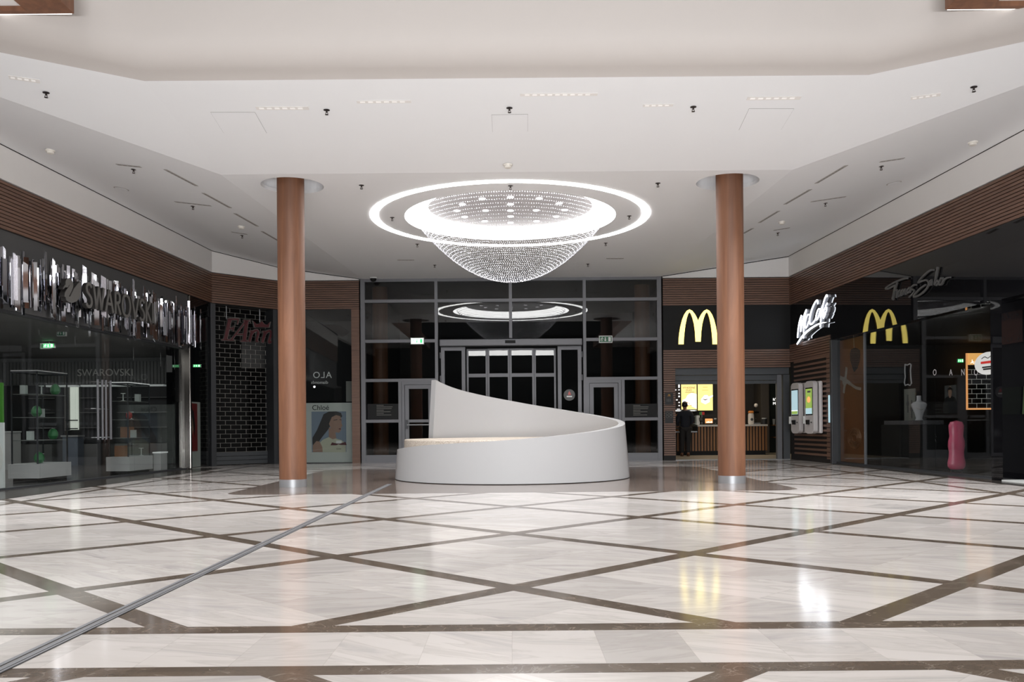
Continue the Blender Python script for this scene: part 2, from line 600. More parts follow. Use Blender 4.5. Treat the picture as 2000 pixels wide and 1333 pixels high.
        for i in range(n - 1):
            q = [(i, i + 1, n + i + 1, n + i), (2 * n + i, 3 * n + i, 3 * n + i + 1, 2 * n + i + 1),
                 (i, 2 * n + i, 2 * n + i + 1, i + 1), (n + i, n + i + 1, 3 * n + i + 1, 3 * n + i)]
            fs += q
        fs += [(0, n, 3 * n, 2 * n), (n - 1, 3 * n - 1, 4 * n - 1, 2 * n - 1)]
        if not fl:
            fs = [tuple(reversed(f)) for f in fs]
        return s.add(vs, fs)

    def build(s, name, m, parent=None, smooth=False, bevel=0.0, keep_flat=None):
        off = wloc(parent) if parent else Vector((0, 0, 0))
        me = bpy.data.meshes.new(name)
        me.from_pydata([tuple(v - off) for v in s.v], [], s.f)
        me.validate()
        me.materials.append(m)
        if smooth:
            for p in me.polygons:
                p.use_smooth = True
            me.set_sharp_from_angle(angle=math.radians(35))
        o = bpy.data.objects.new(name, me)
        COL.objects.link(o)
        if parent:
            o.parent = parent
        if bevel:
            b = o.modifiers.new('soft_edges', 'BEVEL')
            b.width, b.segments, b.limit_method = bevel, 2, 'ANGLE'
        return o


def wloc(o):
    v = Vector((0, 0, 0))
    while o is not None:
        v += o.location
        o = o.parent
    return v


def tag(o, label=None, cat=None, group=None, kind=None):
    if label: o['label'] = label
    if cat: o['category'] = cat
    if group: o['group'] = group
    if kind: o['kind'] = kind
    return o


def thing(name, loc, label, cat, group=None):
    o = bpy.data.objects.new(name, None)
    o.empty_display_size = 0.1
    o.location = loc
    COL.objects.link(o)
    return tag(o, label, cat, group)


def struct(name, loc=(0, 0, 0)):
    o = bpy.data.objects.new(name, None)
    o.empty_display_size = 0.1
    o.location = loc
    COL.objects.link(o)
    return tag(o, kind='structure')


def dup(root, loc, label, group=None):
    r = root.copy()
    r.location = loc
    r['label'] = label
    if group: r['group'] = group
    COL.objects.link(r)
    for ch in list(root.children):
        c = ch.copy()
        COL.objects.link(c)
        c.parent = r
        for g in list(ch.children):
            d = g.copy()
            COL.objects.link(d)
            d.parent = c
    return r


def text(name, s, m, org, du, dv, size, parent=None, depth=0.004, align='LEFT', mirror=False, shear=0.0, spacing=1.0):
    """lettering on a wall: origin, writing direction, up direction"""
    cu = bpy.data.curves.new(name, 'FONT')
    cu.body = s
    cu.size = size
    cu.extrude = depth / 2
    cu.align_x = align
    cu.shear = shear
    cu.space_character = spacing
    cu.materials.append(m)
    tmp = bpy.data.objects.new(name, cu)
    COL.objects.link(tmp)
    me = bpy.data.meshes.new_from_object(tmp.evaluated_get(bpy.context.evaluated_depsgraph_get()))
    bpy.data.objects.remove(tmp)
    bpy.data.curves.remove(cu)
    if not me.materials:
        me.materials.append(m)
    o = bpy.data.objects.new(name, me)
    COL.objects.link(o)
    du, dv = Vector(du).normalized(), Vector(dv).normalized()
    nn = du.cross(dv)
    off = wloc(parent) if parent else Vector((0, 0, 0))
    p = Vector(org) - off
    o.matrix_world = Matrix(((du.x, dv.x, nn.x, p.x), (du.y, dv.y, nn.y, p.y), (du.z, dv.z, nn.z, p.z), (0, 0, 0, 1)))
    if parent:
        mw = o.matrix_world.copy()
        o.parent = parent
        o.matrix_local = mw
    return o


# ------------------------------------------------------------------ wall frames
CZ = 5.17                                   # hall ceiling


class Wall:
    """a vertical plane: two ground points; s runs from a to b, n points into the hall"""
    def __init__(s, a, b, n_toward=(0, 12)):
        s.a, s.b = Vector((a[0], a[1], 0)), Vector((b[0], b[1], 0))
        s.u = (s.b - s.a).normalized()
        s.len = (s.b - s.a).length
        n = Vector((-s.u.y, s.u.x, 0))
        if n.dot(Vector((n_toward[0], n_toward[1], 0)) - s.a) < 0:
            n = -n
        s.n = n

    def p(s, t, z, o=0.0):
        return s.a + s.u * t + s.n * o + Vector((0, 0, z))

    def px(s, px, py, o=0.0):
        q = on_plane(px, py, s.a + s.n * o, s.n)
        return q

    def st(s, px, py, o=0.0):
        q = s.px(px, py, o)
        return (q - s.a).dot(s.u), q.z

    def slab(s, mb, t0, t1, z0, z1, o0, o1):
        return mb.obox(s.p(t0, z0, o0), s.u * (t1 - t0), s.n * (o1 - o0), Vector((0, 0, z1 - z0)))


WL = Wall((-8.92, 4.6), (-7.94, 23.5))             # shop side with mirror strips
WF = Wall((-7.94, 23.5), (-6.55, 24.95))           # grille shop, set at an angle
WR = Wall((8.70, 6.3), (7.85, 25.0))               # opposite shop side
WB = Wall((-6.55, 25.0), (7.85, 25.0))             # end wall

# ------------------------------------------------------------------ floor
fl = MB()
fl.add([(-17, -9, 0), (17, -9, 0), (17, 34, 0), (-17, 34, 0)], [(0, 1, 2, 3)])
fo = fl.build('floor', M['floor'])
tag(fo, kind='structure')

th = MB()
th.prism([(-8.2, 6, 0.001), (-8.2, 13.25, 0.001)][:0] or [(-8.95, 5, 0.001), (-8.0, 5, 0.001), (-7.38, 12, 0.001), (-7.3, 22.4, 0.001), (-8.05, 22.5, 0.001)], (0, 0, 0.003))
tag(th.build('trim_1', M['granite']), kind='structure')
th = MB()
th.prism([(8.75, 5, 0.001), (7.92, 5, 0.001), (7.84, 21.9, 0.001), (8.03, 21.9, 0.001)], (0, 0, 0.003))
tag(th.build('trim_2', M['granite']), kind='structure')

# steel movement joint across the marble
sj = struct('trim_3', (-2.15, 9.5, 0))
b = MB()
b.box((-2.192, 3.2, 0.0005), (-2.108, 15.55, 0.003))
b.build('joint_bed', M['vent_dark'], sj)
b = MB()
for x in (-2.192, -2.150, -2.120):
    b.box((x, 3.2, 0.001), (x + 0.024 if x != -2.120 else x + 0.012, 15.55, 0.007))
b.build('joint_rail', M['alu'], sj)

# ------------------------------------------------------------------ ceiling
RINGC = (0.0, 17.79)
COLS = [(-3.742, 15.15), (3.742, 15.15)]
YF = 14.57                                         # fold where the ceiling starts to rise


def circle(c, r, n=64):
    return [Vector((c[0] + r * math.cos(2 * math.pi * k / n), c[1] + r * math.sin(2 * math.pi * k / n), CZ)) for k in range(n)]


outer = [Vector(p) for p in ((-4.74, YF, CZ), (4.64, YF, CZ), (4.15, 25.0, CZ), (-4.16, 25.0, CZ))]
holes = [circle(RINGC, 2.10, 96), circle((COLS[0][0], 15.28), 0.53, 48), circle((COLS[1][0], 15.28), 0.53, 48)]
loops = [outer] + holes
flat = [p for l in loops for p in l]
tri = tessellate_polygon(loops)
cb = MB()
cb.add(flat, tri)
# facets that rise to the sides and towards the atrium
LA, LB_ = Vector((-4.74, YF, CZ)), Vector((-4.16, 25.0, CZ))
RA, RB_ = Vector((4.64, YF, CZ)), Vector((4.15, 25.0, CZ))
ZF = 5.72
Lt0, Lt1, Lc = WL.p((13.65 - 4.6) / WL.u.y, ZF), WL.p(WL.len, ZF), Vector((-6.55, 25.0, 5.525))
Rt0, Rt1 = WR.p((13.75 - 6.3) / WR.u.y, ZF), WR.p(WR.len, ZF)
V1, V2 = Vector((-4.78, 11.65, 5.57)), Vector((4.72, 11.65, 5.57))
V0, V3 = Vector((-8.58, 9.5, 5.70)), Vector((8.58, 9.5, 5.70))
cb.add([LA, LB_, Lc, Lt1, Lt0], [(0, 2, 1), (0, 3, 2), (0, 4, 3)])
cb.add([RA, RB_, Rt1, Rt0], [(0, 1, 2), (0, 2, 3)])
cb.add([LA, RA, V2, V1], [(0, 1, 2), (0, 2, 3)])
cb.add([LA, V1, V0, Lt0], [(0, 1, 2), (0, 2, 3)])
cb.add([RA, V2, V3, Rt0], [(0, 2, 1), (0, 3, 2)])
cbvh = BVHTree.FromPolygons([tuple(v) for v in cb.v], cb.f)
# recess cups over the columns
for c in COLS:
    cc = (c[0], 15.28, 0)
    n = 48
    vs, fs = [], []
    for r, z in ((0.53, CZ), (0.53, CZ + 0.06), (0.60, CZ + 0.07), (0.60, CZ + 0.26), (0.01, CZ + 0.26)):
        vs += [Vector((cc[0] + r * math.cos(2 * math.pi * k / n), cc[1] + r * math.sin(2 * math.pi * k / n), z)) for k in range(n)]
    for i in range(4):
        for k in range(n):
            a, d = i * n + k, i * n + (k + 1) % n
            fs.append((a, d, d + n, a + n))
    cb.add(vs, fs)
ceil = cb.build('ceiling', M['ceiling'])
tag(ceil, kind='structure')

# rounded edge and upstand of the atrium over the camera
path = [Vector((-8.75, 4.0, 0)), Vector((V0.x, V0.y, 0)), Vector((V1.x, V1.y, 0)), Vector((V2.x, V2.y, 0)), Vector((V3.x, V3.y, 0)), Vector((8.75, 4.0, 0))]
zs = [5.70, 5.70, 5.57, 5.57, 5.70, 5.70]


def mitre(i):
    d = []
    for a, c in ((i - 1, i), (i, i + 1)):
        if 0 <= a and c < len(path):
            t = (path[c] - path[a]).normalized()
            d.append(Vector((t.y, -t.x, 0)))            # towards the atrium centre
    n = sum(d, Vector((0, 0, 0))).normalized()
    return n / max(0.3, n.dot(d[0]))


prof = [(0.0, 0.0)]
rr = 0.42
for k in range(1, 9):
    a = math.pi / 2 * k / 8
    prof.append((rr * math.sin(a), 0.04 + rr * (1 - math.cos(a))))
prof += [(rr + 0.02, 1.2), (rr + 0.02, 4.0)]
ub = MB()
n = len(path)
vs = [path[i] + mitre(i) * d + Vector((0, 0, zs[i] + z)) for d, z in prof for i in range(n)]
fs = [(j * n + i, (j + 1) * n + i, (j + 1) * n + i + 1, j * n + i + 1) for j in range(len(prof) - 1) for i in range(n - 1)]
ub.add(vs, fs)
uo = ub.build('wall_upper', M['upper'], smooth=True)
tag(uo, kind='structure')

# walls and roof of the atrium behind the camera
hb = MB()
hb.box((-9.3, -9.0, 0), (9.3, -8.7, 9.9))
tag(hb.build('wall_back', M['dark_wall']), kind='structure')
for nm, sx in (('wall_gallery_left', -1), ('wall_gallery_right', 1)):
    hb = MB()
    hb.box((sx * 9.0, -8.7, 5.72), (sx * 9.25, 9.2, 9.9))
    tag(hb.build(nm, M['white']), kind='structure')
hb = MB()
hb.box((-9.3, -9.0, 9.9), (9.3, 12.2, 10.1))
tag(hb.build('ceiling_atrium', M['white']), kind='structure')

# timber-edged gallery slabs at the two upper corners
for nm, sx, cx, cyy, zb in (('gallery_slab', -1, -5.125, 10.48, 5.915), ('gallery_slab', 1, 5.16, 10.5, 5.885)):
    lab = 'timber-edged gallery slab with pale soffit above the mirror-strip shop' if sx < 0 else 'timber-edged gallery slab with pale soffit above the black fascia shop'
    g = thing(nm, (cx, cyy, zb), lab, 'balcony')
    x0, x1 = (cx, cx + sx * 3.75)
    fr = MB()
    bw = 0.52
    fr.box((min(x0, x0 + sx * bw), -6, zb), (max(x0, x0 + sx * bw), cyy, zb + 0.5))
    fr.box((min(x0 + sx * bw, x1), cyy - 0.08, zb), (max(x0 + sx * bw, x1), cyy, zb + 0.5))
    fr.build('edge_board', M['column'], g)
    so = MB()
    so.box((min(x0 + sx * bw, x1), -6, zb + 0.06), (max(x0 + sx * bw, x1), cyy - 0.08, zb + 0.2))
    so.build('soffit', M['white'], g)
    st = MB()
    st.box((min(x0 + sx * .04, x1), cyy + 0.002, zb + 0.005), (max(x0 + sx * .04, x1), cyy + 0.03, zb + 0.03))
    st.build('light_strip', M['strip'], g)

# ------------------------------------------------------------------ side walls
ZT0, ZT1 = 4.33, 5.13                              # timber frieze


def slats(mb, W, t0, t1, z0, z1, pitch=0.062, o0=0.0, o1=0.035):
    nrow = max(1, round((z1 - z0) / pitch))
    ph = (z1 - z0) / nrow
    for i in range(nrow):
        W.slab(mb, t0, t1, z0 + i * ph + 0.008, z0 + (i + 1) * ph - 0.008, o0, o1)


def frieze(name, W, t0, t1, z0=ZT0, z1=ZT1, za=ZF, zb=ZF):
    """timber frieze, plaster band above it and the shadow gap under the ceiling (ceiling height za to zb)"""
    g = struct(name, W.p((t0 + t1) / 2, z0))
    mb = MB()
    W.slab(mb, t0, t1, z0, z1, -0.12, 0.0)
    mb.build('slat_backing', M['slat_back'], g)
    mb = MB()
    slats(mb, W, t0, t1, z0, z1)
    mb.build('timber_slats', M['slat'], g)
    mb = MB()
    W.slab(mb, t0, t1, z1 + 0.015, max(za, zb) + .2, -0.1, 0.045)
    mb.build('plaster_band', M['white'], g)
    mb = MB()
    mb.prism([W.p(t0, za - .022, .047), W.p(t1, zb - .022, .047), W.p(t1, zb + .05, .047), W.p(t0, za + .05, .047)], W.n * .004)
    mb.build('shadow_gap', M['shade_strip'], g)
    return g


frieze('trim_4', WL, 0, WL.len)
frieze('trim_5', WF, 0, WF.len, za=5.72, zb=5.525)
frieze('trim_6', WR, 0, WR.len)
tB = lambda x: x + 6.55
frieze('trim_7', WB, tB(-6.55), tB(-4.27), za=5.525, zb=5.19)
frieze('trim_8', WB, tB(4.27), tB(7.85), z0=4.35, z1=5.12, za=5.19, zb=5.72)

# ------------------------------------------------------------------ wall_left : mirror-strip shop
gl_ = lambda px, py=800, o=0.0: WL.st(px, py, o)[0]
T_POST = gl_(370)                                   # steel post at the end of the shop
b = MB()
WL.slab(b, 0, T_POST, 3.02, ZT0, -0.25, -0.02)
tag(b.build('wall_left', M['panel_grey']), kind='structure')
b = MB()                                            # return wall with the poster niche
WL.slab(b, T_POST + 0.05, WL.len, 3.95, ZT0, -0.6, -0.02)
WL.slab(b, T_POST + 0.05, WL.len, 0, 3.95, -0.6, -0.45)
tag(b.build('wall_left_return', M['gloss_black']), kind='structure')
b = MB()
WL.slab(b, T_POST, T_POST + 0.09, 0, ZT0, -0.2, 0.03)
tag(b.build('trim_9', M['post'], bevel=0.02), kind='structure')

# glass front in separate panes
w2 = struct('window_2', WL.p(T_POST / 2, 0))
edges = [0.3] + [gl_(x, 800, -0.12) for x in (20, 78, 148, 206, 262, 315, 342)] + [T_POST - 0.0]
for a, c in zip(edges[:-1], edges[1:]):
    if c - a < 0.05:
        continue
    b = MB()
    WL.slab(b, a + 0.006, c - 0.006, 0.035, 3.0, -0.13, -0.118)
    b.build('pane', M['glass'], w2)
b = MB()
WL.slab(b, 0, T_POST, 0, 0.035, -0.17, -0.08)
WL.slab(b, 0, T_POST, 2.98, 3.03, -0.2, -0.05)
b.build('channel', M['alu_dark'], w2)

# shop room
b = MB()
ang0, ang1 = WL.p(T_POST + 0.06, 0, -0.55), Vector((-9.75, 26.0, 0))
b.add([(-17, 26, 0), (-9.75, 26, 0), (-9.75, 26, 3.1), (-17, 26, 3.1)], [(0, 1, 2, 3)])
b.add([(-17, 3, 0), (-17, 26, 0), (-17, 26, 3.1), (-17, 3, 3.1)], [(0, 1, 2, 3)])
b.add([(-17, 3, 0), (-9, 3, 0), (-9, 3, 3.1), (-17, 3, 3.1)], [(3, 2, 1, 0)])
b.add([ang0, ang1, ang1 + Vector((0, 0, 3.1)), ang0 + Vector((0, 0, 3.1))], [(3, 2, 1, 0)])
tag(b.build('wall_jewellery_shop', M['shop_grey']), kind='structure')
b = MB()
b.prism([(-17, 3, 3.1), (-9, 3, 3.1), (-8.25, 22.3, 3.1), (-9.75, 26, 3.1), (-17, 26, 3.1)], (0, 0, 0.05))
tag(b.build('ceiling_jewellery_shop', M['shop_grey']), kind='structure')
b = MB()
b.prism([(-17, 3, 0.002), (-9.2, 4, 0.002), (-8.25, 22.3, 0.002), (-9.75, 26, 0.002), (-17, 26, 0.002)], (0, 0, 0.004))
tag(b.build('floor_jewellery_shop', M['shop_floor']), kind='structure')
# ribbed upper wall and dark display niche on the far wall
b = MB()
x0, x1 = at(-60, 710, 25.9).x, at(346, 710, 25.9).x
k = x0
while k < x1:
    b.box((k, 25.86, 2.33), (k + 0.08, 25.97, 2.98))
    k += 0.1
tag(b.build('trim_10', M['shop_grey']), kind='structure')
b = MB()
b.box((x0, 25.9, 0.62), (x1, 25.98, 2.30))
tag(b.build('trim_11', M['shop_dark']), kind='structure')

# mirror strips
sg = thing('shop_sign', WL.p(gl_(200), 3.5, 0.2), 'wide sign of hanging mirror strips with swan and metal capitals above glass front', 'shop sign')
b = MB()
WL.slab(b, 0.5, T_POST, 3.3, 4.05, -0.02, 0.02)
b.build('backing_panel', M['panel_grey'], sg)
ts, te = gl_(0, 560, 0.1) - 0.35, T_POST + 0.02
NS = 96
for i in range(NS):
    t = ts + (te - ts) * (i + R.uniform(-0.4, 0.4)) / (NS - 1)
    wd = R.choice((0.04, 0.055, 0.075, 0.095))
    zt = R.uniform(3.72, 4.12) if R.random() < 0.75 else R.uniform(3.5, 3.9)
    zb = R.uniform(2.92, 3.35)
    o = R.uniform(0.12, 0.30)
    yaw = R.choice((R.uniform(-0.3, 0.15), R.uniform(-0.15, 0.2), R.uniform(0.25, 0.9)))
    u2 = (WL.u * math.cos(yaw) + WL.n * math.sin(yaw))
    n2 = Vector((-u2.y, u2.x, 0))
    n2 = n2 if n2.dot(WL.n) > 0 else -n2
    p = WL.p(t, zb, o)
    b = MB()
    pts = [p, p + u2 * wd, p + u2 * wd + Vector((0, 0, zt - zb)), p + Vector((0, 0, zt - zb + R.choice((0, 0, 0.05))))]
    pts[0] = pts[0] + Vector((0, 0, R.choice((0, 0, 0.06))))
    b.prism(pts, n2 * 0.018)
    b.build('mirror_strip', M['crystal'] if R.random() < 0.12 else M['mirror'], sg)

b = MB()                                             # the layer of strips behind them
for i in range(170):
    t = ts + (te - ts) * R.random()
    wd = R.choice((0.04, 0.055, 0.07, 0.09))
    zt, zb = R.uniform(3.75, 4.08), R.uniform(3.0, 3.4)
    yaw = R.choice((R.uniform(-0.2, 0.15), R.uniform(-0.1, 0.15), R.uniform(0.25, 0.8)))
    u2 = WL.u * math.cos(yaw) + WL.n * math.sin(yaw)
    n2 = Vector((u2.y, -u2.x, 0))
    b.obox(WL.p(t, zb, 0.03), u2 * wd, n2 * 0.012, (0, 0, zt - zb))
so_ = b.build('mirror_strip_layer', M['mirror'], sg)
so_['kind'] = 'stuff'

# thin metal capitals : strokes in a unit box
GL = {
    'S': (.55, [[(.50, .86), (.42, .95), (.28, 1), (.12, .93), (.06, .78), (.14, .62), (.30, .52), (.46, .40), (.51, .22), (.42, .06), (.26, 0), (.12, .03), (.04, .13)]]),
    'W': (1.0, [[(.02, 1), (.28, 0)], [(.28, 0), (.50, 1)], [(.50, 1), (.74, 0)], [(.74, 0), (.98, 1)]]),
    'A': (.78, [[(.02, 0), (.38, 1)], [(.38, 1), (.76, 0)], [(.17, .36), (.60, .36)]]),
    'R': (.62, [[(.08, 0), (.08, 1)], [(.08, .97), (.34, .98), (.50, .88), (.50, .64), (.36, .52), (.08, .50)], [(.28, .50), (.60, 0)]]),
    'O': (.92, [[(.46, 1), (.20, .90), (.06, .62), (.06, .38), (.20, .10), (.46, 0), (.72, .10), (.86, .38), (.86, .62), (.72, .90), (.46, 1)]]),
    'V': (.76, [[(.02, 1), (.38, 0)], [(.38, 0), (.74, 1)]]),
    'K': (.64, [[(.08, 0), (.08, 1)], [(.56, 1), (.10, .46)], [(.16, .54), (.62, 0)]]),
    'I': (.18, [[(.09, 0), (.09, 1)]]),
}


def capitals(word, W, t0, t1, z0, h, wd, o, d, m, parent, name='letter'):
    tot = sum(GL[c][0] for c in word) + 0.13 * (len(word) - 1)
    k = (t1 - t0) / tot
    x = t0
    for c in word:
        b = MB()
        for st in GL[c][1]:
            pts = [W.p(x + u * k, z0 + v * h, o) for u, v in st]
            b.ribbon(pts, wd, W.u, (0, 0, 1), W.n * -d, smooth=5 if len(st) > 2 else 0)
        b.build(name, m, parent)
        x += (GL[c][0] + 0.13) * k


OS = 0.36
ta, zb_ = WL.st(169, 602, OS)
tb_, _ = WL.st(301, 631, OS)
capitals('SWAROVSKI', WL, ta, tb_, 3.315, 0.435, 0.055, OS, 0.012, M['letter'], sg)
capitals('SWAROVSKI', WL, ta, tb_, 3.315, 0.435, 0.055, OS - 0.0125, 0.07, M['letter_dark'], sg, 'letter_return')


def swpx(x, y, o):
    return WL.px(110 + x / 9.524, 530 + y / 9.524, o)


body = [(455, 190), (462, 300), (458, 400), (430, 500), (380, 560), (310, 588), (240, 580), (196, 545), (182, 490), (188, 430), (215, 420), (232, 480), (262, 470), (330, 330), (400, 240)]
neck = [(212, 300), (205, 255), (215, 215), (245, 190), (275, 205), (288, 250), (270, 310), (235, 375), (205, 430), (200, 490)]
for m_, o, d in ((M['letter'], OS, 0.012), (M['letter_dark'], OS - 0.0125, 0.10)):
    b = MB()
    b.prism([swpx(x, y, o) for x, y in body], WL.n * -d)
    b.ribbon([swpx(x, y, o) for x, y in neck], [0.05, 0.09, 0.12, 0.11, 0.10, 0.10, 0.11, 0.12, 0.13, 0.13], WL.u, (0, 0, 1), WL.n * -d)
    b.prism([swpx(x, y, o) for x, y in ((205, 240), (170, 255), (140, 300), (135, 335), (160, 310), (185, 290), (212, 300))], WL.n * -d)
    b.build('swan_emblem' if d < 0.05 else 'swan_return', m_, sg)

# long pull handles of the glass doors
for px_ in (194, 203, 210, 219):
    t, _ = WL.st(px_, 800, 0.05)
    lab = {194: 'first', 203: 'second', 210: 'third', 219: 'fourth'}[px_]
    h = thing('door_handle_bar', WL.p(t, 0, 0), f'steel pull bar on shop glass, {lab} of four counted from the green egg case', 'door handle', 'pull bars on the glass doors')
    b = MB()
    b.tube([WL.p(t, 0.80, 0.02), WL.p(t, 2.0, 0.02)], 0.022, 10)
    gt = b.build('grip_tube', M['alu'], h, True)
    for z in (0.84, 1.42, 1.96):
        b = MB()
        b.tube([WL.p(t, z, 0.0), WL.p(t, z, -0.117)], 0.010, 8)
        b.build('standoff', M['chrome'], gt, True)

# far-wall lettering
g = thing('wall_lettering', at(190, 735, 25.84), 'small bright capitals on the ribbed wall inside the mirror-strip shop', 'lettering')
text('lettering', 'SWAROVSKI', M['worktop'], at(151, 735, 25.84), (1, 0, 0), (0, 0, 1), 0.29, g, 0.03, spacing=1.02)

# shelf lights on the far wall
sl = [(93, 152, 'over the bright doorway'), (160, 240, 'between the bright doorway and the pull bars'), (245, 322, 'behind the glass tower with the red ornament')]
for a, c, wh in sl:
    p, q = at(a, 754, 25.6), at(c, 754, 25.6)
    b = MB()
    b.box((p.x, 25.5, 2.24), (q.x, 25.71, 2.29))
    tag(b.build('shelf_light', M['shelf_led']), f'thin lit shelf strip on far wall {wh}', 'shelf light', 'lit shelf strips in the jewellery shop')
# dark display blocks below them
for a, c, y0, y1, mm, lab in ((160, 200, 760, 888, 'black', 'tall dark display cupboard on the far wall right beside the bright doorway'), (232, 335, 760, 888, 'black', 'broad dark display cupboard on the far wall behind the glass tower'),
                              (60, 112, 760, 888, 'black', 'dark display cupboard on the far wall behind the shelves of green eggs')):
    p, q = at(a, y0, 25.5), at(c, y1, 25.5)
    g = thing('display_cupboard', ((p.x + q.x) / 2, 25.7, 0), lab, 'cupboard', 'display cupboards on the far shop wall')
    b = MB()
    b.box((p.x, 25.45, 0.62), (q.x, 25.88, 2.22))
    b.build('body', M['shop_dark'], g)
    b = MB()
    b.box((p.x, 25.2, 0.006), (q.x, 25.88, 0.6))
    b.build('base_unit', M['shop_grey'], g)
    for z in (1.05, 1.48, 1.9):
        b = MB()
        b.box((p.x + 0.03, 25.3, z), (q.x - 0.03, 25.45, z + 0.02))
        b.build('shelf', M['shop_grey'], g)
# bright doorway
p, q = at(135, 756, 25.75), at(151, 840, 25.75)
g = thing('bright_opening', (p.x, 25.8, 0), 'narrow bright opening in the far wall of the mirror-strip shop', 'opening')
b = MB(); b.box((p.x, 25.80, q.z), (q.x, 25.86, p.z)); b.build('lit_panel', M['pale_glow'], g)  # pale panel given its own glow
b = MB(); b.box((p.x - 0.16, 25.78, q.z - 0.03), (p.x - 0.02, 25.86, p.z)); b.build('jamb', M['shop_grey'], g)
for dz in (.02, .26):
    b = MB(); b.box((p.x - 0.1, 25.72, q.z + dz), (q.x, 25.79, q.z + dz + .03)); b.build('rail', M['alu_dark'], g)
p, q = at(122, 851, 24.8), at(152, 889, 24.8)
g = thing('service_counter', (p.x, 24.9, 0), 'blue grey counter standing under the bright doorway', 'counter')
b = MB(); b.box((p.x, 24.8, 0.006), (q.x, 25.15, p.z - 0.04)); b.build('body', M['blue_grey'], g)
b = MB(); b.box((p.x - 0.03, 24.76, p.z - 0.04), (q.x + 0.03, 25.15, p.z)); b.build('top', M['shop_light'], g)


def vitrine(corner, la, lb, zp, zt, label, items):
    """glass tower on a white plinth; corner is the edge nearest the hall, la away from the glass, lb along it"""
    ux, uy = -WL.n.copy(), WL.u.copy()
    c = Vector(corner)
    g = thing('display_vitrine', c, label, 'display case', 'glass towers in the jewellery shop')
    b = MB(); b.obox(c + Vector((0, 0, 0.09)), ux * la, uy * lb, (0, 0, zp - 0.09)); b.build('plinth', M['shop_light'], g)
    b = MB(); b.obox(c + ux * 0.06 + uy * 0.06 + Vector((0, 0, 0.006)), ux * (la - 0.12), uy * (lb - 0.12), (0, 0, 0.084)); b.build('toe_kick', M['black'], g)
    f = MB()
    i0, t = 0.04, 0.022
    la2, lb2 = la - 2 * i0, lb - 2 * i0
    p0 = c + ux * i0 + uy * i0
    for a in (0, 1):
        for d in (0, 1):
            f.obox(p0 + ux * a * (la2 - t) + uy * d * (lb2 - t) + Vector((0, 0, zp)), ux * t, uy * t, (0, 0, zt - zp))
    for z in (zt - 0.03,):
        for d in (0, 1):
            f.obox(p0 + uy * d * (lb2 - t) + Vector((0, 0, z)), ux * la2, uy * t, (0, 0, 0.03))
            f.obox(p0 + ux * d * (la2 - t) + Vector((0, 0, z)), ux * t, uy * lb2, (0, 0, 0.03))
    f.build('frame', M['alu_dark'], g)
    b = MB(); b.obox(p0 + Vector((0, 0, zt + 0.001)), ux * la2, uy * lb2, (0, 0, 0.02)); b.build('light_lid', M['shelf_led'] if 'tower with' in label else M['shop_light'], g)
    nsh = 4
    zsh = [zp + (zt - zp) * k / nsh for k in range(nsh)]
    for z in zsh[1:]:
        b = MB(); b.obox(p0 + ux * t + uy * t + Vector((0, 0, z)), ux * (la2 - 2 * t), uy * (lb2 - 2 * t), (0, 0, 0.012)); b.build('shelf', M['shop_grey'], g)
    for k in range(2):
        b = MB()
        if k: b.obox(p0 + uy * t + Vector((0, 0, zp + 0.005)), ux * 0.006, uy * (lb2 - 2 * t), (0, 0, zt - zp - 0.04))
        else: b.obox(p0 + ux * t + Vector((0, 0, zp + 0.005)), ux * (la2 - 2 * t), uy * 0.006, (0, 0, zt - zp - 0.04))
        b.build('pane', M['case_glass'], g)
    for kind, sh, fa, fb, lab2 in items:
        z = (zsh[sh] + 0.012 if sh else zp) + 0.001
        q = p0 + ux * la2 * fa + uy * lb2 * fb + Vector((0, 0, z))
        b = MB()
        if kind == 'egg':
            b.lathe([(0.001, 0), (0.06, 0.015), (0.095, 0.07), (0.09, 0.14), (0.055, 0.2), (0.001, 0.225)], q, 14)
            tag(b.build('display_egg', M['egg_green'], None, True), lab2, 'ornament', 'green eggs in the glass towers')
        elif kind == 'red':
            b.lathe([(0.001, 0), (0.05, 0.02), (0.07, 0.08), (0.06, 0.14), (0.001, 0.18)], q, 12)
            tag(b.build('display_egg', M['egg_red'], None, True), lab2, 'ornament')
        elif kind == 'box':
            b.box(q - Vector((0.05, 0.05, 0)), q + Vector((0.05, 0.05, 0.17)))
            tag(b.build('gift_box', M['pale']), lab2, 'box', 'gift boxes in the glass towers')
        elif kind == 'tan':
            b.box(q - Vector((0.11, 0.11, 0)), q + Vector((0.11, 0.11, 0.24)))
            tag(b.build('gift_box', M['box_tan']), lab2, 'box')
        elif kind == 'stand':
            b.lathe([(0.05, 0), (0.05, 0.012), (0.012, 0.02), (0.012, 0.16), (0.05, 0.165), (0.05, 0.18)], q, 12)
            tag(b.build('jewellery_stand', M['pale'], None, True), lab2, 'stand', 'jewellery stands in the glass towers')
    return g


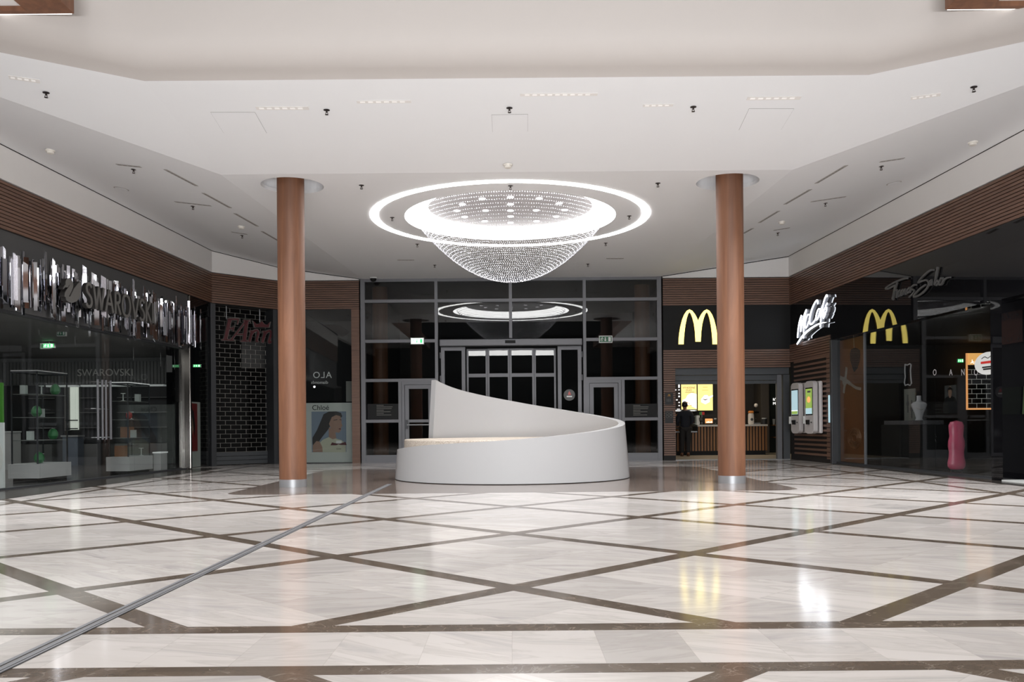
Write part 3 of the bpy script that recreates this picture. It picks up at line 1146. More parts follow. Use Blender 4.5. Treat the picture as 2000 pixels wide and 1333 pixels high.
vitrine((-8.93, 16.75, 0), 0.6, 1.12, 0.36, 2.12, 'low white plinth carrying a dark-framed glass case with green eggs',
        [('egg', 0, .25, .25, 'green egg on the plinth top inside the case of eggs'), ('egg', 1, .3, .75, 'green egg beside a white bottle on the lowest shelf'), ('egg', 2, .4, .3, 'green egg on the middle shelf of the egg case'), ('egg', 3, .2, .75, 'green egg on the top shelf of the egg case'),
         ('box', 1, .7, .35, 'white box on the lowest shelf of the egg case'), ('box', 2, .7, .7, 'white box on the middle shelf of the egg case'), ('box', 3, .75, .2, 'white box on the top shelf of the egg case'),
         ('stand', 0, .7, .7, 'pale jewellery stand on the plinth of the egg case'), ('stand', 3, .5, .55, 'pale jewellery stand on the top shelf of the egg case')])
vitrine((-8.34, 19.35, 0), 0.52, 1.12, 0.40, 2.02, 'glass tower with a red ornament on a white plinth beside the pull bars',
        [('red', 2, .3, .3, 'red egg ornament on the middle shelf of the glass tower'), ('box', 1, .2, .4, 'white box on the lowest shelf of the tower with the red egg'), ('tan', 0, .7, .3, 'tan carton standing on the plinth of the glass tower'),
         ('tan', 1, .75, .6, 'tan carton on the lowest shelf of the glass tower'), ('stand', 3, .6, .3, 'pale jewellery stand high in the glass tower'), ('stand', 2, .7, .75, 'pale jewellery stand beside the red egg'), ('box', 3, .3, .7, 'white box on the top shelf of the glass tower'),
         ('stand', 0, .2, .75, 'pale jewellery stand on the plinth of the glass tower')])
# low white units further in
for a, c, Y_, zz, lab in ((300, 314, 21.4, 0.42, 'low white display unit beyond the glass tower by the steel post'), (-30, 24, 22.5, 0.95, 'pale counter behind the case of green eggs')):
    p, q = at(a, 900, Y_), at(c, 900, Y_)
    g = thing('display_unit', ((p.x + q.x) / 2, Y_, 0), lab, 'display unit')
    b = MB(); b.box((p.x, Y_, 0.006), (q.x, Y_ + 0.4, zz)); b.build('body', M['shop_light'], g)
    b = MB(); b.box((p.x - 0.02, Y_ - 0.02, zz), (q.x + 0.02, Y_ + 0.4, zz + 0.03)); b.build('top', M['shelf_led'] if zz < 0.5 else M['pale'], g)

# promotional board cut by the frame edge
p = at(-16, 826, 15.0); q = at(7, 955, 15.0)
g = thing('promotion_board', (p.x, 15.0, 0), 'white standing board with green top at the shop glass, cut by the frame', 'standing board')
b = MB(); b.box((p.x - 0.15, 15.0, 0.006), (q.x, 15.05, p.z)); b.build('panel', M['pale'], g)
p2 = at(7, 748, 15.0)
b = MB(); b.box((p.x - 0.15, 15.0, p.z), (q.x - 0.01, 15.05, p2.z)); b.build('header', M['leaf_green'], g)
b = MB()
cc = at(-4, 893, 14.99)
b.prism([cc + Vector((0.085 * math.cos(a * math.pi / 14), 0, 0.25 * math.sin(a * math.pi / 14))) for a in range(28)], (0, -0.008, 0))
b.build('round_badge', M['worktop'], g)


# exit signs inside the shop
def exit_box(name, x0, y0, x1, y1, Y, lit, label, hang=None):
    p, q = at(x0, y1, Y), at(x1, y0, Y)
    g = thing(name, (0.5 * (p.x + q.x), Y, q.z), label, 'exit sign')
    b = MB(); b.box((p.x, Y, p.z), (q.x, Y + 0.06, q.z)); b.build('housing', M['pale'], g)
    wd, hh = q.x - p.x, q.z - p.z
    fm = {2: M['exit_lit'], 1: M['exit_green_lit'], 0: M['exit_green']}[lit]
    b = MB(); b.box((p.x + wd * .05, Y - 0.004, p.z + hh * .1), (q.x - wd * .05, Y, q.z - hh * .1)); fo_ = b.build('face', fm, g)
    pm = M['exit_lit'] if lit else M['pale']
    if lit == 2: pm = M['exit_green_lit']
    b = MB()
    X = lambda t: p.x + wd * t
    Z = lambda t: p.z + hh * t
    b.box((X(.70), Y - 0.008, Z(.2)), (X(.88), Y - 0.005, Z(.8)))                     # door
    b.box((X(.44), Y - 0.008, Z(.35)), (X(.50), Y - 0.005, Z(.78)))                   # arrow stem
    b.prism([(X(.38), Y - 0.008, Z(.42)), (X(.56), Y - 0.008, Z(.42)), (X(.47), Y - 0.008, Z(.2))], (0, 0.003, 0))
    b.ball((X(.24), Y - 0.006, Z(.74)), hh * .07, 8, sy=.3)                           # running figure
    for pa in ([(.24, .66), (.2, .45), (.26, .38), (.2, .22)], [(.2, .45), (.14, .36), (.08, .36)], [(.23, .62), (.30, .55), (.33, .6)], [(.23, .62), (.15, .6), (.12, .5)]):
        b.tube([(X(a), Y - 0.006, Z(c)) for a, c in pa], hh * .035, 6)
    b.build('pictogram', pm, fo_)
    if hang:
        b = MB(); b.tube([(0.5 * (p.x + q.x), Y + 0.03, q.z), (0.5 * (p.x + q.x), Y + 0.03, hang)], 0.008, 6); b.build('hanger', M['pale'], g)
    return g


exit_box('exit_sign', 84, 671, 106, 680, 21.0, 1, 'lit green exit sign hanging inside the mirror-strip shop', 3.1)
exit_box('exit_sign', 111, 644, 128, 657, 19.0, 0, 'unlit dark green exit sign near the ceiling of the mirror-strip shop', 3.1)

# poster in the niche by the post
b = MB()
ta_, tb2 = T_POST + 0.22, WL.len - 0.12
g = thing('poster_board', WL.p((ta_ + tb2) / 2, 0, -0.2), 'white standing board with red portrait poster in the dark niche by the steel post', 'poster')
WL.slab(b, ta_, tb2, 0.012, 1.70, -0.30, -0.26); b.build('board', M['paper'], g)
b = MB(); WL.slab(b, ta_ + 0.05, tb2 - 0.2, 0.42, 1.66, -0.2599, -0.256); b.build('red_print', mat('poster_red', (120, 34, 34), 0.5), g)
b = MB()
cx_ = ta_ + 0.38
b.prism([WL.p(cx_ + 0.26 * math.cos(a), 1.12 + 0.34 * math.sin(a), -0.2555) for a in [k * math.pi / 12 for k in range(24)]], WL.n * 0.003)
b.build('portrait_face', M['skin_print'], g)
b = MB()
b.prism([WL.p(cx_ + x, z, -0.252) for x, z in ((-.3, 1.2), (-.2, 1.5), (.05, 1.58), (.26, 1.45), (.34, 1.1), (.30, .8), (.24, 1.0), (.18, 1.28), (-.05, 1.38), (-.22, 1.3))], WL.n * 0.003)
b.build('portrait_hair', M['hair'], g)
w4 = struct('window_4', WL.p(ta_, 0))
b = MB(); WL.slab(b, T_POST + 0.13, WL.len - 0.05, 0.02, 3.95, -0.05, -0.04); b.build('pane', M['glass'], w4)
exit_box('exit_sign', 377, 712, 392, 718, 22.98, 1, 'small lit green exit sign in the dark niche above the red poster')

# ------------------------------------------------------------------ grille shop
tL, tR = 0.06, WF.len - 0.03
g = struct('door_4', WF.p(WF.len / 2, 0))
b = MB()
WF.slab(b, 0.0, 0.14, 0, ZT0, -0.46, -0.02)
WF.slab(b, WF.len - 0.14, WF.len, 0, ZT0, -0.46, -0.02)
b.build('post', M['alu_dark'], g)
b = MB()
z0g, z1g = 0.36, 4.3
rows = 32
rh = (z1g - z0g) / rows
for i in range(rows + 1):
    z = z0g + i * rh
    b.tube([WF.p(0.14, z, -0.40), WF.p(WF.len - 0.14, z, -0.40)], 0.0085, 5, False)
    if i < rows:
        k = 0.14 + (0.31 if i % 2 else 0.155)
        while k < WF.len - 0.16:
            b.tube([WF.p(k, z, -0.40), WF.p(k, z + rh, -0.40)], 0.0085, 5, False)
            k += 0.31
b.build('roller_grille', M['grille'], g)
b = MB()
for i in range(3):
    WF.slab(b, 0.14, WF.len - 0.14, 0.02 + i * 0.115, 0.02 + (i + 1) * 0.115 - 0.012, -0.43, -0.37)
b.build('bottom_slats', M['shutter'], g)
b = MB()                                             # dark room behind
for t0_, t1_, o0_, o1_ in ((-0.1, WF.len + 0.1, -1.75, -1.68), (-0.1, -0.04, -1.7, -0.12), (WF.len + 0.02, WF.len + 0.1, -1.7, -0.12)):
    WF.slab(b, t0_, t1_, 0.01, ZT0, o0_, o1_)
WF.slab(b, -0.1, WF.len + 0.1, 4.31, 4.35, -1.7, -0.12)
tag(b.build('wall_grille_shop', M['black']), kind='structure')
p = [WF.px(x, y, -0.6) for x, y in ((472, 668), (526, 668), (526, 720), (472, 720))]
b = MB(); b.prism(p, WF.n * -0.02)
tag(b.build('hanging_board', M['panel_grey']), 'plain grey panel hanging behind the grille below the red lettering', 'panel')

# hanging red sign
OF = -0.12
g = thing('hanging_sign', WF.px(483, 640, OF), 'dark red crowned lettering on two rods in front of the grille', 'shop sign')
f8 = lambda x, y, o=OF: WF.px(400 + x / 3.919, 580 + y / 3.919, o)
sc8 = 1 / 3.919 / F * 24.0
letters = {
    'letter_f': [([(193, 172), (158, 330)], 27, 0), ([(176, 173), (262, 173)], 13, 0), ([(258, 170), (250, 208)], 9, 0), ([(178, 243), (222, 243)], 12, 0), ([(224, 226), (216, 262)], 8, 0), ([(132, 330), (192, 330)], 9, 0)],
    'letter_a': [([(202, 332), (318, 182)], 11, 0), ([(322, 180), (302, 338)], 27, 0), ([(296, 183), (346, 183)], 9, 0), ([(240, 288), (306, 288)], 10, 0), ([(190, 333), (226, 333)], 8, 0), ([(276, 339), (330, 339)], 9, 0)],
    'letter_n': [([(362, 262), (342, 344)], 19, 0), ([(352, 300), (372, 268), (400, 258), (410, 278), (402, 312), (396, 346)], 17, 4), ([(342, 264), (364, 262)], 8, 0), ([(396, 346), (412, 342)], 8, 0)],
    'letter_n_end': [([(462, 266), (442, 350)], 19, 0), ([(452, 304), (472, 272), (500, 262), (508, 282), (498, 322), (492, 350), (512, 344)], 17, 4), ([(442, 268), (464, 266)], 8, 0)],
}
for nm, sts in letters.items():
    for grow, mm, o, dd in ((7, M['letter'], OF - 0.004, 0.05), (0, M['maroon'], OF + 0.012, 0.012)):
        b = MB()
        for pts, wd, sm in sts:
            pp = [f8(x, y, o) for x, y in pts]
            if grow and len(pp) == 2:
                t = (pp[1] - pp[0]).normalized() * grow * 0.5 * sc8
                pp = [pp[0] - t, pp[1] + t]
            b.ribbon(pp, (wd + grow) * sc8, WF.u, (0, 0, 1), WF.n * -dd, smooth=sm)
        b.build(nm.replace('_end', '') if not grow else 'letter_outline', mm, g)
crown = [(372, 184), (384, 232), (490, 234), (498, 192), (478, 216), (456, 210), (437, 186), (418, 208), (398, 212)]
cxx, cyy_ = 436, 215
for k, mm, o, dd in ((1.14, M['letter'], OF - 0.004, 0.05), (1.0, M['maroon'], OF + 0.012, 0.012)):
    b = MB(); b.prism([f8(cxx + (x - cxx) * k, cyy_ + (y - cyy_) * k, o) for x, y in crown], WF.n * -dd)
    b.build('crown' if k == 1 else 'crown_outline', mm, g)
for x in (165, 420):
    a = f8(x, 170 if x == 165 else 195, OF - 0.03)
    b = MB(); b.tube([a, Vector((a.x, a.y, 4.34))], 0.012, 8); b.build('hanging_rod', M['steel'], g)

# ------------------------------------------------------------------ perfume-poster window
w5 = struct('window_5', (-5.4, 25, 0))
xa, xb = -6.45, at(688, 800, 25).x
b = MB(); b.box((xa, 25.0, 0.02), (xb, 25.012, ZT0)); b.build('pane', M['glass'], w5)
b = MB(); b.box((xb, 24.96, 0), (-4.27, 25.1, ZT0)); b.build('timber_jamb', M['slat'], w5)
b = MB(); b.box((xa - 0.1, 24.95, 0), (xa, 25.1, ZT0)); b.build('dark_jamb', M['black'], w5)
b = MB(); b.box((xa, 24.97, 0), (xb, 25.05, 0.02)); b.build('sill', M['alu_dark'], w5)
b = MB()
b.box((-6.6, 28.0, 0.01), (-4.2, 28.06, 4.4)); b.box((-4.26, 25.1, 0.01), (-4.2, 28, 4.4)); b.box((-6.66, 25.2, 0.01), (-6.6, 28, 4.4)); b.box((-6.6, 25.1, 4.36), (-4.2, 28, 4.4))
tag(b.build('wall_perfume_shop', M['black']), kind='structure')
YP = 25.35
p, q = at(600, 906, YP), at(696, 787, YP)
g = thing('perfume_poster', (0.5 * (p.x + q.x), YP, 0), 'pale window poster of a dark-haired woman and a bottle with red bow', 'poster')
b = MB(); b.box((-6.4, YP, 0.012), (q.x, YP + 0.05, q.z)); b.build('board', M['paper'], g)
pi, qi = at(609, 884, YP), at(676, 804, YP)
b = MB(); b.box((pi.x, YP - 0.004, pi.z), (qi.x, YP, qi.z)); pp_ = b.build('photo_print', M['sky_print'], g)
c7 = lambda x, y, o: at(590 + x / 3.92, 580 + y / 3.92, YP - 0.004) + Vector((0, -o, 0))
for nm, mm, o, pl in (
        ('hair_back', 'hair', 0.003, [(80, 1120), (80, 1080), (115, 1020), (140, 960), (165, 900), (205, 880), (262, 878), (298, 890), (308, 915), (296, 930), (230, 960), (205, 1010), (150, 1080), (110, 1140), (85, 1150)]),
        ('dress', 'cloth_cream', 0.006, [(120, 1190), (125, 1130), (160, 1095), (205, 1075), (255, 1085), (300, 1098), (335, 1125), (335, 1190)]),
        ('arm', 'skin_print', 0.007, [(82, 1190), (82, 1140), (110, 1105), (135, 1110), (155, 1150), (158, 1190)]),
        ('neck', 'skin_print', 0.008, [(205, 1075), (205, 1000), (255, 1030), (262, 1085), (235, 1092)]),
        ('face', 'skin_print', 0.010, [(205, 930), (240, 905), (290, 910), (303, 940), (302, 965), (310, 990), (301, 998), (300, 1020), (285, 1042), (255, 1038), (222, 1010), (205, 970)]),
        ('hair_front', 'hair', 0.012, [(196, 1000), (190, 930), (210, 892), (262, 880), (300, 892), (308, 920), (262, 906), (228, 922), (212, 960)]),
        ('eyebrow', 'hair', 0.013, [(242, 944), (270, 938), (272, 943), (243, 949)]),
        ('eyebrow', 'hair', 0.013, [(288, 938), (304, 942), (303, 946), (288, 943)]),
        ('mouth', 'maroon', 0.013, [(278, 1012), (290, 1006), (301, 1012), (290, 1019)]),
        ('bottle', 'cloth_cream', 0.016, [(246, 1192), (246, 1132), (318, 1132), (318, 1192)]),
        ('bottle_cap', 'pale', 0.017, [(262, 1128), (262, 1102), (304, 1102), (304, 1128)]),
        ('bow', 'maroon', 0.019, [(218, 1138), (230, 1116), (270, 1124), (292, 1124), (334, 1112), (343, 1136), (296, 1136), (280, 1130), (264, 1138)])):
    b = MB(); b.prism([c7(x, y, o) for x, y in pl], (0, -0.002, 0)); b.build(nm, M[mm], g if nm.startswith('bo') else pp_)
text('lettering', 'Chloé', M['satin_black'], c7(76, 868, 0.004), (1, 0, 0), (0, 0, 1), 0.20, g, 0.003)
text('bottle_label', 'Chloé', M['satin_black'], c7(264, 1170, 0.019), (1, 0, 0), (0, 0, 1), 0.055, g, 0.002)
b = MB(); p, q = at(676, 785, 25.5), at(696, 745, 25.5); b.box((p.x, 25.5, p.z), (q.x, 25.53, q.z))
tag(b.build('notice_card', M['print_grey']), 'grey card standing behind the top of the perfume poster', 'card')
b = MB(); p = at(614, 756, 26.5); b.ball(p, 0.03, 10)
tag(b.build('spot_lamp', M['spot'], None, True), 'tiny bright spot lamp inside the perfume shop window', 'lamp')
WM = Wall((-6.5, 25.0), (-4.3, 25.0))
g = thing('painted_sign_reflection', at(624, 740, 25.03), 'painted reflection of a sign, thin white mirrored letters on glass above the perfume poster', 'lettering')  # letters paint in the reflection of a lit sign opposite
text('lettering', 'ALO', M['pale'], at(648, 738.5, 25.03), (-1, 0, 0), (0, 0, 1), 0.25, g, 0.003, spacing=1.15)
text('small_lettering', 'diamonds', M['pale'], at(641, 750, 25.03), (-1, 0, 0), (0, 0, 1), 0.125, g, 0.003)

# ------------------------------------------------------------------ end glazing and entrance
XL, XR = at(712, 800, 25).x, at(1287, 800, 25).x
vx = lambda px: at(px, 830, 25).x
vz = lambda py, px=1000: at(px, py, 25).z
Z = {'top': CZ, 'a': vz(587), 'b': vz(665), 'c': vz(741.5), 'd': vz(821), 'e': 0.22}
cols = [XL, vx(854), vx(999), vx(1143), XR]
w1 = struct('window_1', (0, 25, 0))
mw = 0.085


def vbar(x, z0, z1, wd=mw, y0=24.93, y1=25.1, name='mullion', par=None, m='alu'):
    b = MB(); b.box((x - wd / 2, y0, z0), (x + wd / 2, y1, z1)); return b.build(name, M[m], par or w1)


def hbar(x0, x1, z, wd=0.085, y0=24.945, y1=25.09, name='transom', par=None, m='alu'):
    b = MB(); b.box((x0, y0, z - wd / 2), (x1, y1, z + wd / 2)); return b.build(name, M[m], par or w1)


def pane(x0, x1, z0, z1, par=None, m='lobby_glass', y=25.02):
    b = MB(); b.box((x0, y, z0), (x1, y + 0.012, z1)); return b.build('pane', M[m], par or w1)


vbar(cols[0] - 0.02, 0, CZ, 0.12); vbar(cols[4] + 0.02, 0, CZ, 0.12)
vbar(cols[1], 0, CZ); vbar(cols[3], 0, CZ)
vbar(cols[2], Z['b'] + 0.06, CZ)
hbar(cols[0], cols[4], CZ - 0.04, 0.08)
hbar(cols[0], cols[4], Z['a'])
hbar(cols[0], cols[1], Z['b']); hbar(cols[3], cols[4], Z['b'])
hbar(cols[0], cols[1], Z['c']); hbar(cols[3], cols[4], Z['c'])
dl0, dl1 = vx(782), cols[1] - 0.04
dr0, dr1 = cols[3] + 0.04, vx(1217)
vbar(dl0, 0, Z['c']); vbar(dr1, 0, Z['c'])
hbar(cols[0], dl0, Z['d']); hbar(dr1, cols[4], Z['d'])
hbar(cols[0], dl0, 0.11, 0.22); hbar(dr1, cols[4], 0.11, 0.22)
for i in range(4):
    a, c = cols[i] + mw / 2, cols[i + 1] - mw / 2
    pane(a, c, Z['a'] + .04, CZ - .08)
    pane(a, c, Z['b'] + .04, Z['a'] - .04)
    if i in (0, 3):
        pane(a, c, Z['c'] + .04, Z['b'] - .04)
pane(cols[0] + .05, dl0 - .04, Z['d'] + .04, Z['c'] - .04); pane(dr1 + .04, cols[4] - .05, Z['d'] + .04, Z['c'] - .04)
pane(cols[0] + .05, dl0 - .04, .22, Z['d'] - .04); pane(dr1 + .04, cols[4] - .05, .22, Z['d'] - .04)


def framed(name, x0, x1, z0, z1, fw, y0, y1, m, par):
    b = MB()
    b.box((x0, y0, z0), (x0 + fw, y1, z1)); b.box((x1 - fw, y0, z0), (x1, y1, z1))
    b.box((x0 + fw, y0, z1 - fw), (x1 - fw, y1, z1)); b.box((x0 + fw, y0, z0), (x1 - fw, y1, z0 + fw))
    return b.build(name, M[m], par)


# side doors
for nm, x0, x1, hx in (('door_2', dl0 + .05, dl1, dl0 + 0.26), ('door_3', dr0, dr1 - .05, dr1 - 0.26)):
    d = struct(nm, ((x0 + x1) / 2, 25, 0))
    framed('door_frame', x0, x1, 0.0, Z['c'] - .045, 0.08, 24.94, 25.09, 'alu', d)
    lf = framed('leaf', x0 + .09, x1 - .09, 0.02, Z['c'] - .135, 0.11, 24.955, 25.06, 'alu', d)
    b = MB(); b.box((x0 + .2, 24.965, 1.13), (x1 - .2, 25.05, 1.21)); b.build('mid_rail', M['alu'], d)
    pane(x0 + .2, x1 - .2, 1.21, Z['c'] - .245, d); pane(x0 + .2, x1 - .2, .13, 1.13, d)
    hd = MB(); hd.box((hx - .1, 24.91, .95), (hx - .04, 24.955, 1.2)); ho = hd.build('lock_case', M['alu_dark'], lf)
    hd = MB(); hd.tube([(x0 + .15, 24.88, 1.06), (x1 - .15, 24.88, 1.06)], .018, 8); hd.build('push_bar', M['steel'], lf)
# entrance with its leaves
d1 = struct('door_1', (0, 25, 0))
xa, xb = vx(861), vx(1137)
b = MB(); b.box((xa, 24.72, vz(677)), (xb, 24.95, vz(664))); b.build('door_operator', M['alu'], d1, bevel=0.02)
b = MB(); b.box((vx(988), 24.70, vz(672.5)), (vx(1008), 24.72, vz(667))); b.build('motion_sensor', M['satin_black'], d1)
ztop = vz(678)
for x0, x1 in ((vx(863), vx(910)), (vx(1090), vx(1136))):
    framed('side_leaf', x0, x1, 0.02, ztop, 0.10, 24.9, 25.0, 'alu', d1)
    pane(x0 + .1, x1 - .1, .12, ztop - .1, d1, y=24.94)
    hxx = x0 - .02 if x0 < 0 else x1 + .02
    b = MB()
    for z in (2.35, 3.0, 1.3):
        b.tube([(hxx, 24.88, z - .08), (hxx, 24.88, z + .08)], .02, 8)
    b.build('hinge', M['alu'], d1)
ex = [vx(912), vx(953), vx(996.5), vx(1044), vx(1087)]
for i in range(4):
    x0, x1 = ex[i], ex[i + 1]
    yy = 25.0 if i in (1, 2) else 25.08
    framed('sliding_leaf', x0 + .004, x1 - .004, 0.02, vz(681), 0.05, yy, yy + .06, 'alu', d1)
    b = MB(); zz = vz(733); b.box((x0 + .05, yy + .005, zz - .05), (x1 - .05, yy + .055, zz + .05)); b.build('leaf_rail', M['alu'], d1)
    pane(x0 + .05, x1 - .05, .07, zz - .05, d1, y=yy + .02); pane(x0 + .05, x1 - .05, zz + .05, vz(681) - .05, d1, y=yy + .02)

# dark notice films on the low panes
for x0, x1, lab in ((718, 781, 'dark notice panel with small print beside the door near the perfume window'), (1219, 1283, 'dark notice panel with small print beside the door near the restaurant')):
    p, q = at(x0, 820, 24.995), at(x1, 789, 24.995)
    g = thing('window_notice', ((p.x + q.x) / 2, 24.99, p.z), lab, 'notice')
    b = MB(); b.box((p.x, 24.99, p.z), (q.x, 24.998, q.z)); fm_ = b.build('film', M['satin_black'], g)
    xs = p.x + (q.x - p.x) * .28
    for k in range(7):
        z = q.z - 0.05 - k * 0.045
        b = MB(); b.box((xs, 24.986, z), (xs + (0.2 if k in (0, 3, 5) else R.uniform(.38, .48)), 24.989, z + .012)); b.build('print_line', M['print_grey'], fm_)
# round sticker on a side leaf
g = thing('round_sticker', at(1112, 772, 24.93), 'small round dark sticker with picture on the entrance side leaf', 'sticker')
c = at(1112, 772, 24.93)
b = MB(); b.prism([c + Vector((.16 * math.cos(k * math.pi / 16), 0, .16 * math.sin(k * math.pi / 16))) for k in range(32)], (0, -.004, 0)); b.build('disc', M['panel_grey'], g)
b = MB(); b.prism([c + Vector((x, -.0045, z)) for x, z in ((-.04, 0.0), (.05, 0.0), (.03, .06), (0, .11), (-.03, .06))], (0, -.003, 0)); b.build('picture', M['egg_red'], g)
b = MB(); b.box(tuple(c + Vector((-.075, -.008, -.06))), tuple(c + Vector((.075, -.0045, -.025)))); b.build('print_line', M['pale'], g)

exit_box('exit_sign', 802, 660, 828, 673, 24.882, 2, 'glowing white and green exit sign on the transom by the side door')
exit_box('exit_sign', 1170, 656, 1196, 670, 24.882, 0, 'unlit green exit sign on the transom nearest the restaurant')

# lobby behind the glass
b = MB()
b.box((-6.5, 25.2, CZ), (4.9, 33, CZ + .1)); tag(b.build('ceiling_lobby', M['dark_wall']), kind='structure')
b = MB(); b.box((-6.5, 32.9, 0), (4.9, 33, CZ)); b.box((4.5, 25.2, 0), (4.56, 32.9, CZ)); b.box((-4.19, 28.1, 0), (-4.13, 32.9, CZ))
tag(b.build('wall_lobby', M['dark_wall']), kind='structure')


def column(x, y, label, capped):
    g = thing('timber_column', (x, y, 0), label, 'column', 'round timber columns')
    b = MB(); b.lathe([(.228, .13), (.228, CZ + .25 if capped else CZ)], (x, y, 0), 48); b.build('shaft', M['column'], g, True)
    b = MB(); b.lathe([(.229, .0005), (.229, .13)], (x, y, 0), 48); b.build('steel_collar', M['steel'], g, True)
    return g


column(COLS[0][0], COLS[0][1], 'round timber column with steel foot standing near the mirror-strip shop', True)
column(COLS[1][0], COLS[1][1], 'round timber column with steel foot standing in front of the restaurant', True)
column(at(744, 830, 26.5).x, 26.5, 'dim timber column behind the glazing near the perfume poster', False)
column(at(1256, 830, 26.5).x, 26.5, 'dim timber column behind the glazing near the restaurant', False)

# ------------------------------------------------------------------ planter
PC, PR, PK = 17.4, 2.28, 0.08
hp = [(187.4, .566), (202, .605), (217, .645), (229, .682), (247, .717), (264, .751), (279, .791), (302, .861), (327, .947), (345, 1.006), (358, 1.06), (382.5, 1.155), (406.5, 1.271), (433.4, 1.435), (450, 1.552), (466.5, 1.663), (484.3, 1.794), (494.3, 1.886), (502.6, 1.985)]


def hz(a):
    for (a0, z0), (a1, z1) in zip(hp[:-1], hp[1:]):
        if a <= a1 + 1e-6:
            t = (a - a0) / (a1 - a0)
            return z0 + (z1 - z0) * t
    return hp[-1][1]


raw = [187.4 + (502.6 - 187.4) * i / 160 for i in range(161)]
hh = [hz(a) for a in raw]
for _ in range(12):
    hh = [hh[0]] + [(hh[i - 1] + 2 * hh[i] + hh[i + 1]) / 4 for i in range(1, 160)] + [hh[-1]]
g = thing('planter', (0, PC, 0), 'white spiral-walled round planter seat standing on the dark stone inset', 'planter')
vs, fs = [], []
TH = .125
for a, z in zip(raw, hh):
    c, s = math.cos(math.radians(a)), math.sin(math.radians(a))
    for r_, zz in ((PR - PK * .012, .012), (PR - PK * z, z), (PR - PK * z - TH, z), (PR - TH - PK * .012, .012)):
        vs.append((r_ * c, PC + r_ * s, zz))
for i in range(160):
    for k in range(4):
        a, d = i * 4 + k, i * 4 + (k + 1) % 4
        fs.append((a, a + 4, d + 4, d))
fs += [(0, 1, 2, 3), (643, 642, 641, 640)]
b = MB(); b.add(vs, fs)
wo = b.build('spiral_wall', M['planter'], g, True)
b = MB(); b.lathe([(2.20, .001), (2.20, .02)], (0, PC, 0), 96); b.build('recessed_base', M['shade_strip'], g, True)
# terrazzo seat drum
b = MB(); b.lathe([(2.10, .02), (2.10, .745), (2.085, .762), (0.001, .762)], (0, PC, 0), 128); b.build('stone_seat', M['terrazzo'], g, True)

# ------------------------------------------------------------------ chandelier
g = thing('chandelier', (RINGC[0], RINGC[1], CZ), 'large round light with glowing rings and a hanging bowl of crystal beads', 'chandelier')
cx0, cy0 = RINGC


def ringmesh(prof, n=128):
    b = MB()
    vs = [Vector((cx0 + r_ * math.cos(2 * math.pi * k / n), cy0 + r_ * math.sin(2 * math.pi * k / n), z)) for r_, z in prof for k in range(n)]
    fs = [(i * n + k, (i + 1) * n + k, (i + 1) * n + (k + 1) % n, i * n + (k + 1) % n) for i in range(len(prof) - 1) for k in range(n)]
    b.add(vs, fs)
    return b


ringmesh([(2.62, CZ - .012), (2.62, CZ - .002), (2.77, CZ - .002), (2.77, CZ - .012), (2.62, CZ - .012)]).build('outer_ring_light', M['ring'], g)
ringmesh([(2.10, CZ), (1.95, CZ + .10), (1.64, CZ + .20)]).build('cove_light', M['cove'], g)
b = MB(); b.prism([Vector((cx0 + 1.64 * math.cos(2 * math.pi * k / 96), cy0 + 1.64 * math.sin(2 * math.pi * k / 96), CZ + .20)) for k in range(96)], (0, 0, .02))
b.build('ceiling_plate', M['plate'], g)
for x, y in ((990, 183), (806, 194), (1177, 192), (677, 230), (1307, 224), (990, 230), (642, 272), (828, 271), (990, 271), (1157, 269), (1343, 267), (692, 312), (1288, 309), (990, 309), (823, 340), (1160, 340), (990, 350)):
    p = on_plane(700 + x / 3.333, 330 + y / 3.333, (0, 0, CZ + .20), Vector((0, 0, 1)))
    b = MB(); b.lathe([(.062, CZ + .19), (.062, CZ + .2)], (p.x, p.y, 0), 16); b.build('spot', M['spot'], g)
# bead bowl
b = MB()
oct_v = [(1, 0, 0), (-1, 0, 0), (0, 1, 0), (0, -1, 0), (0, 0, 1), (0, 0, -1)]
oct_f = [(0, 2, 4), (2, 1, 4), (1, 3, 4), (3, 0, 4), (2, 0, 5), (1, 2, 5), (3, 1, 5), (0, 3, 5)]
ztip, rim = 3.90, 1.96
rl = [rim]
while rl[-1] > .12:                                  # even steps down the bowl
    r_ = rl[-1]
    rl.append(r_ - .072 / math.sqrt(1 + (.67 * r_) ** 2))
for i, r_ in enumerate(rl):
    cnt = max(6, int(2 * math.pi * r_ / 0.046))
    z = ztip + .335 * r_ * r_
    ph = R.random()
    for k in range(cnt):
        a = 2 * math.pi * (k + ph + R.uniform(-.08, .08)) / cnt
        s_ = R.uniform(.0065, .0115)
        c = Vector((cx0 + r_ * math.cos(a), cy0 + r_ * math.sin(a), z + R.uniform(-.004, .004)))
        b.add([c + Vector(v) * s_ for v in oct_v], oct_f)
bo = b.build('bead_net', M['bead'], g)
bo['kind'] = 'stuff'

# ------------------------------------------------------------------ ceiling fittings
def on_ceiling(px, py):
    h = cbvh.ray_cast(EYE, ray(px, py))
    if h[0] is None:
        return on_plane(px, py, (0, 0, CZ), Vector((0, 0, 1))), Vector((0, 0, -1))
    n = h[1]
    return h[0], (n if n.z < 0 else -n)


def place(o, p):
    o.location = p
    return o


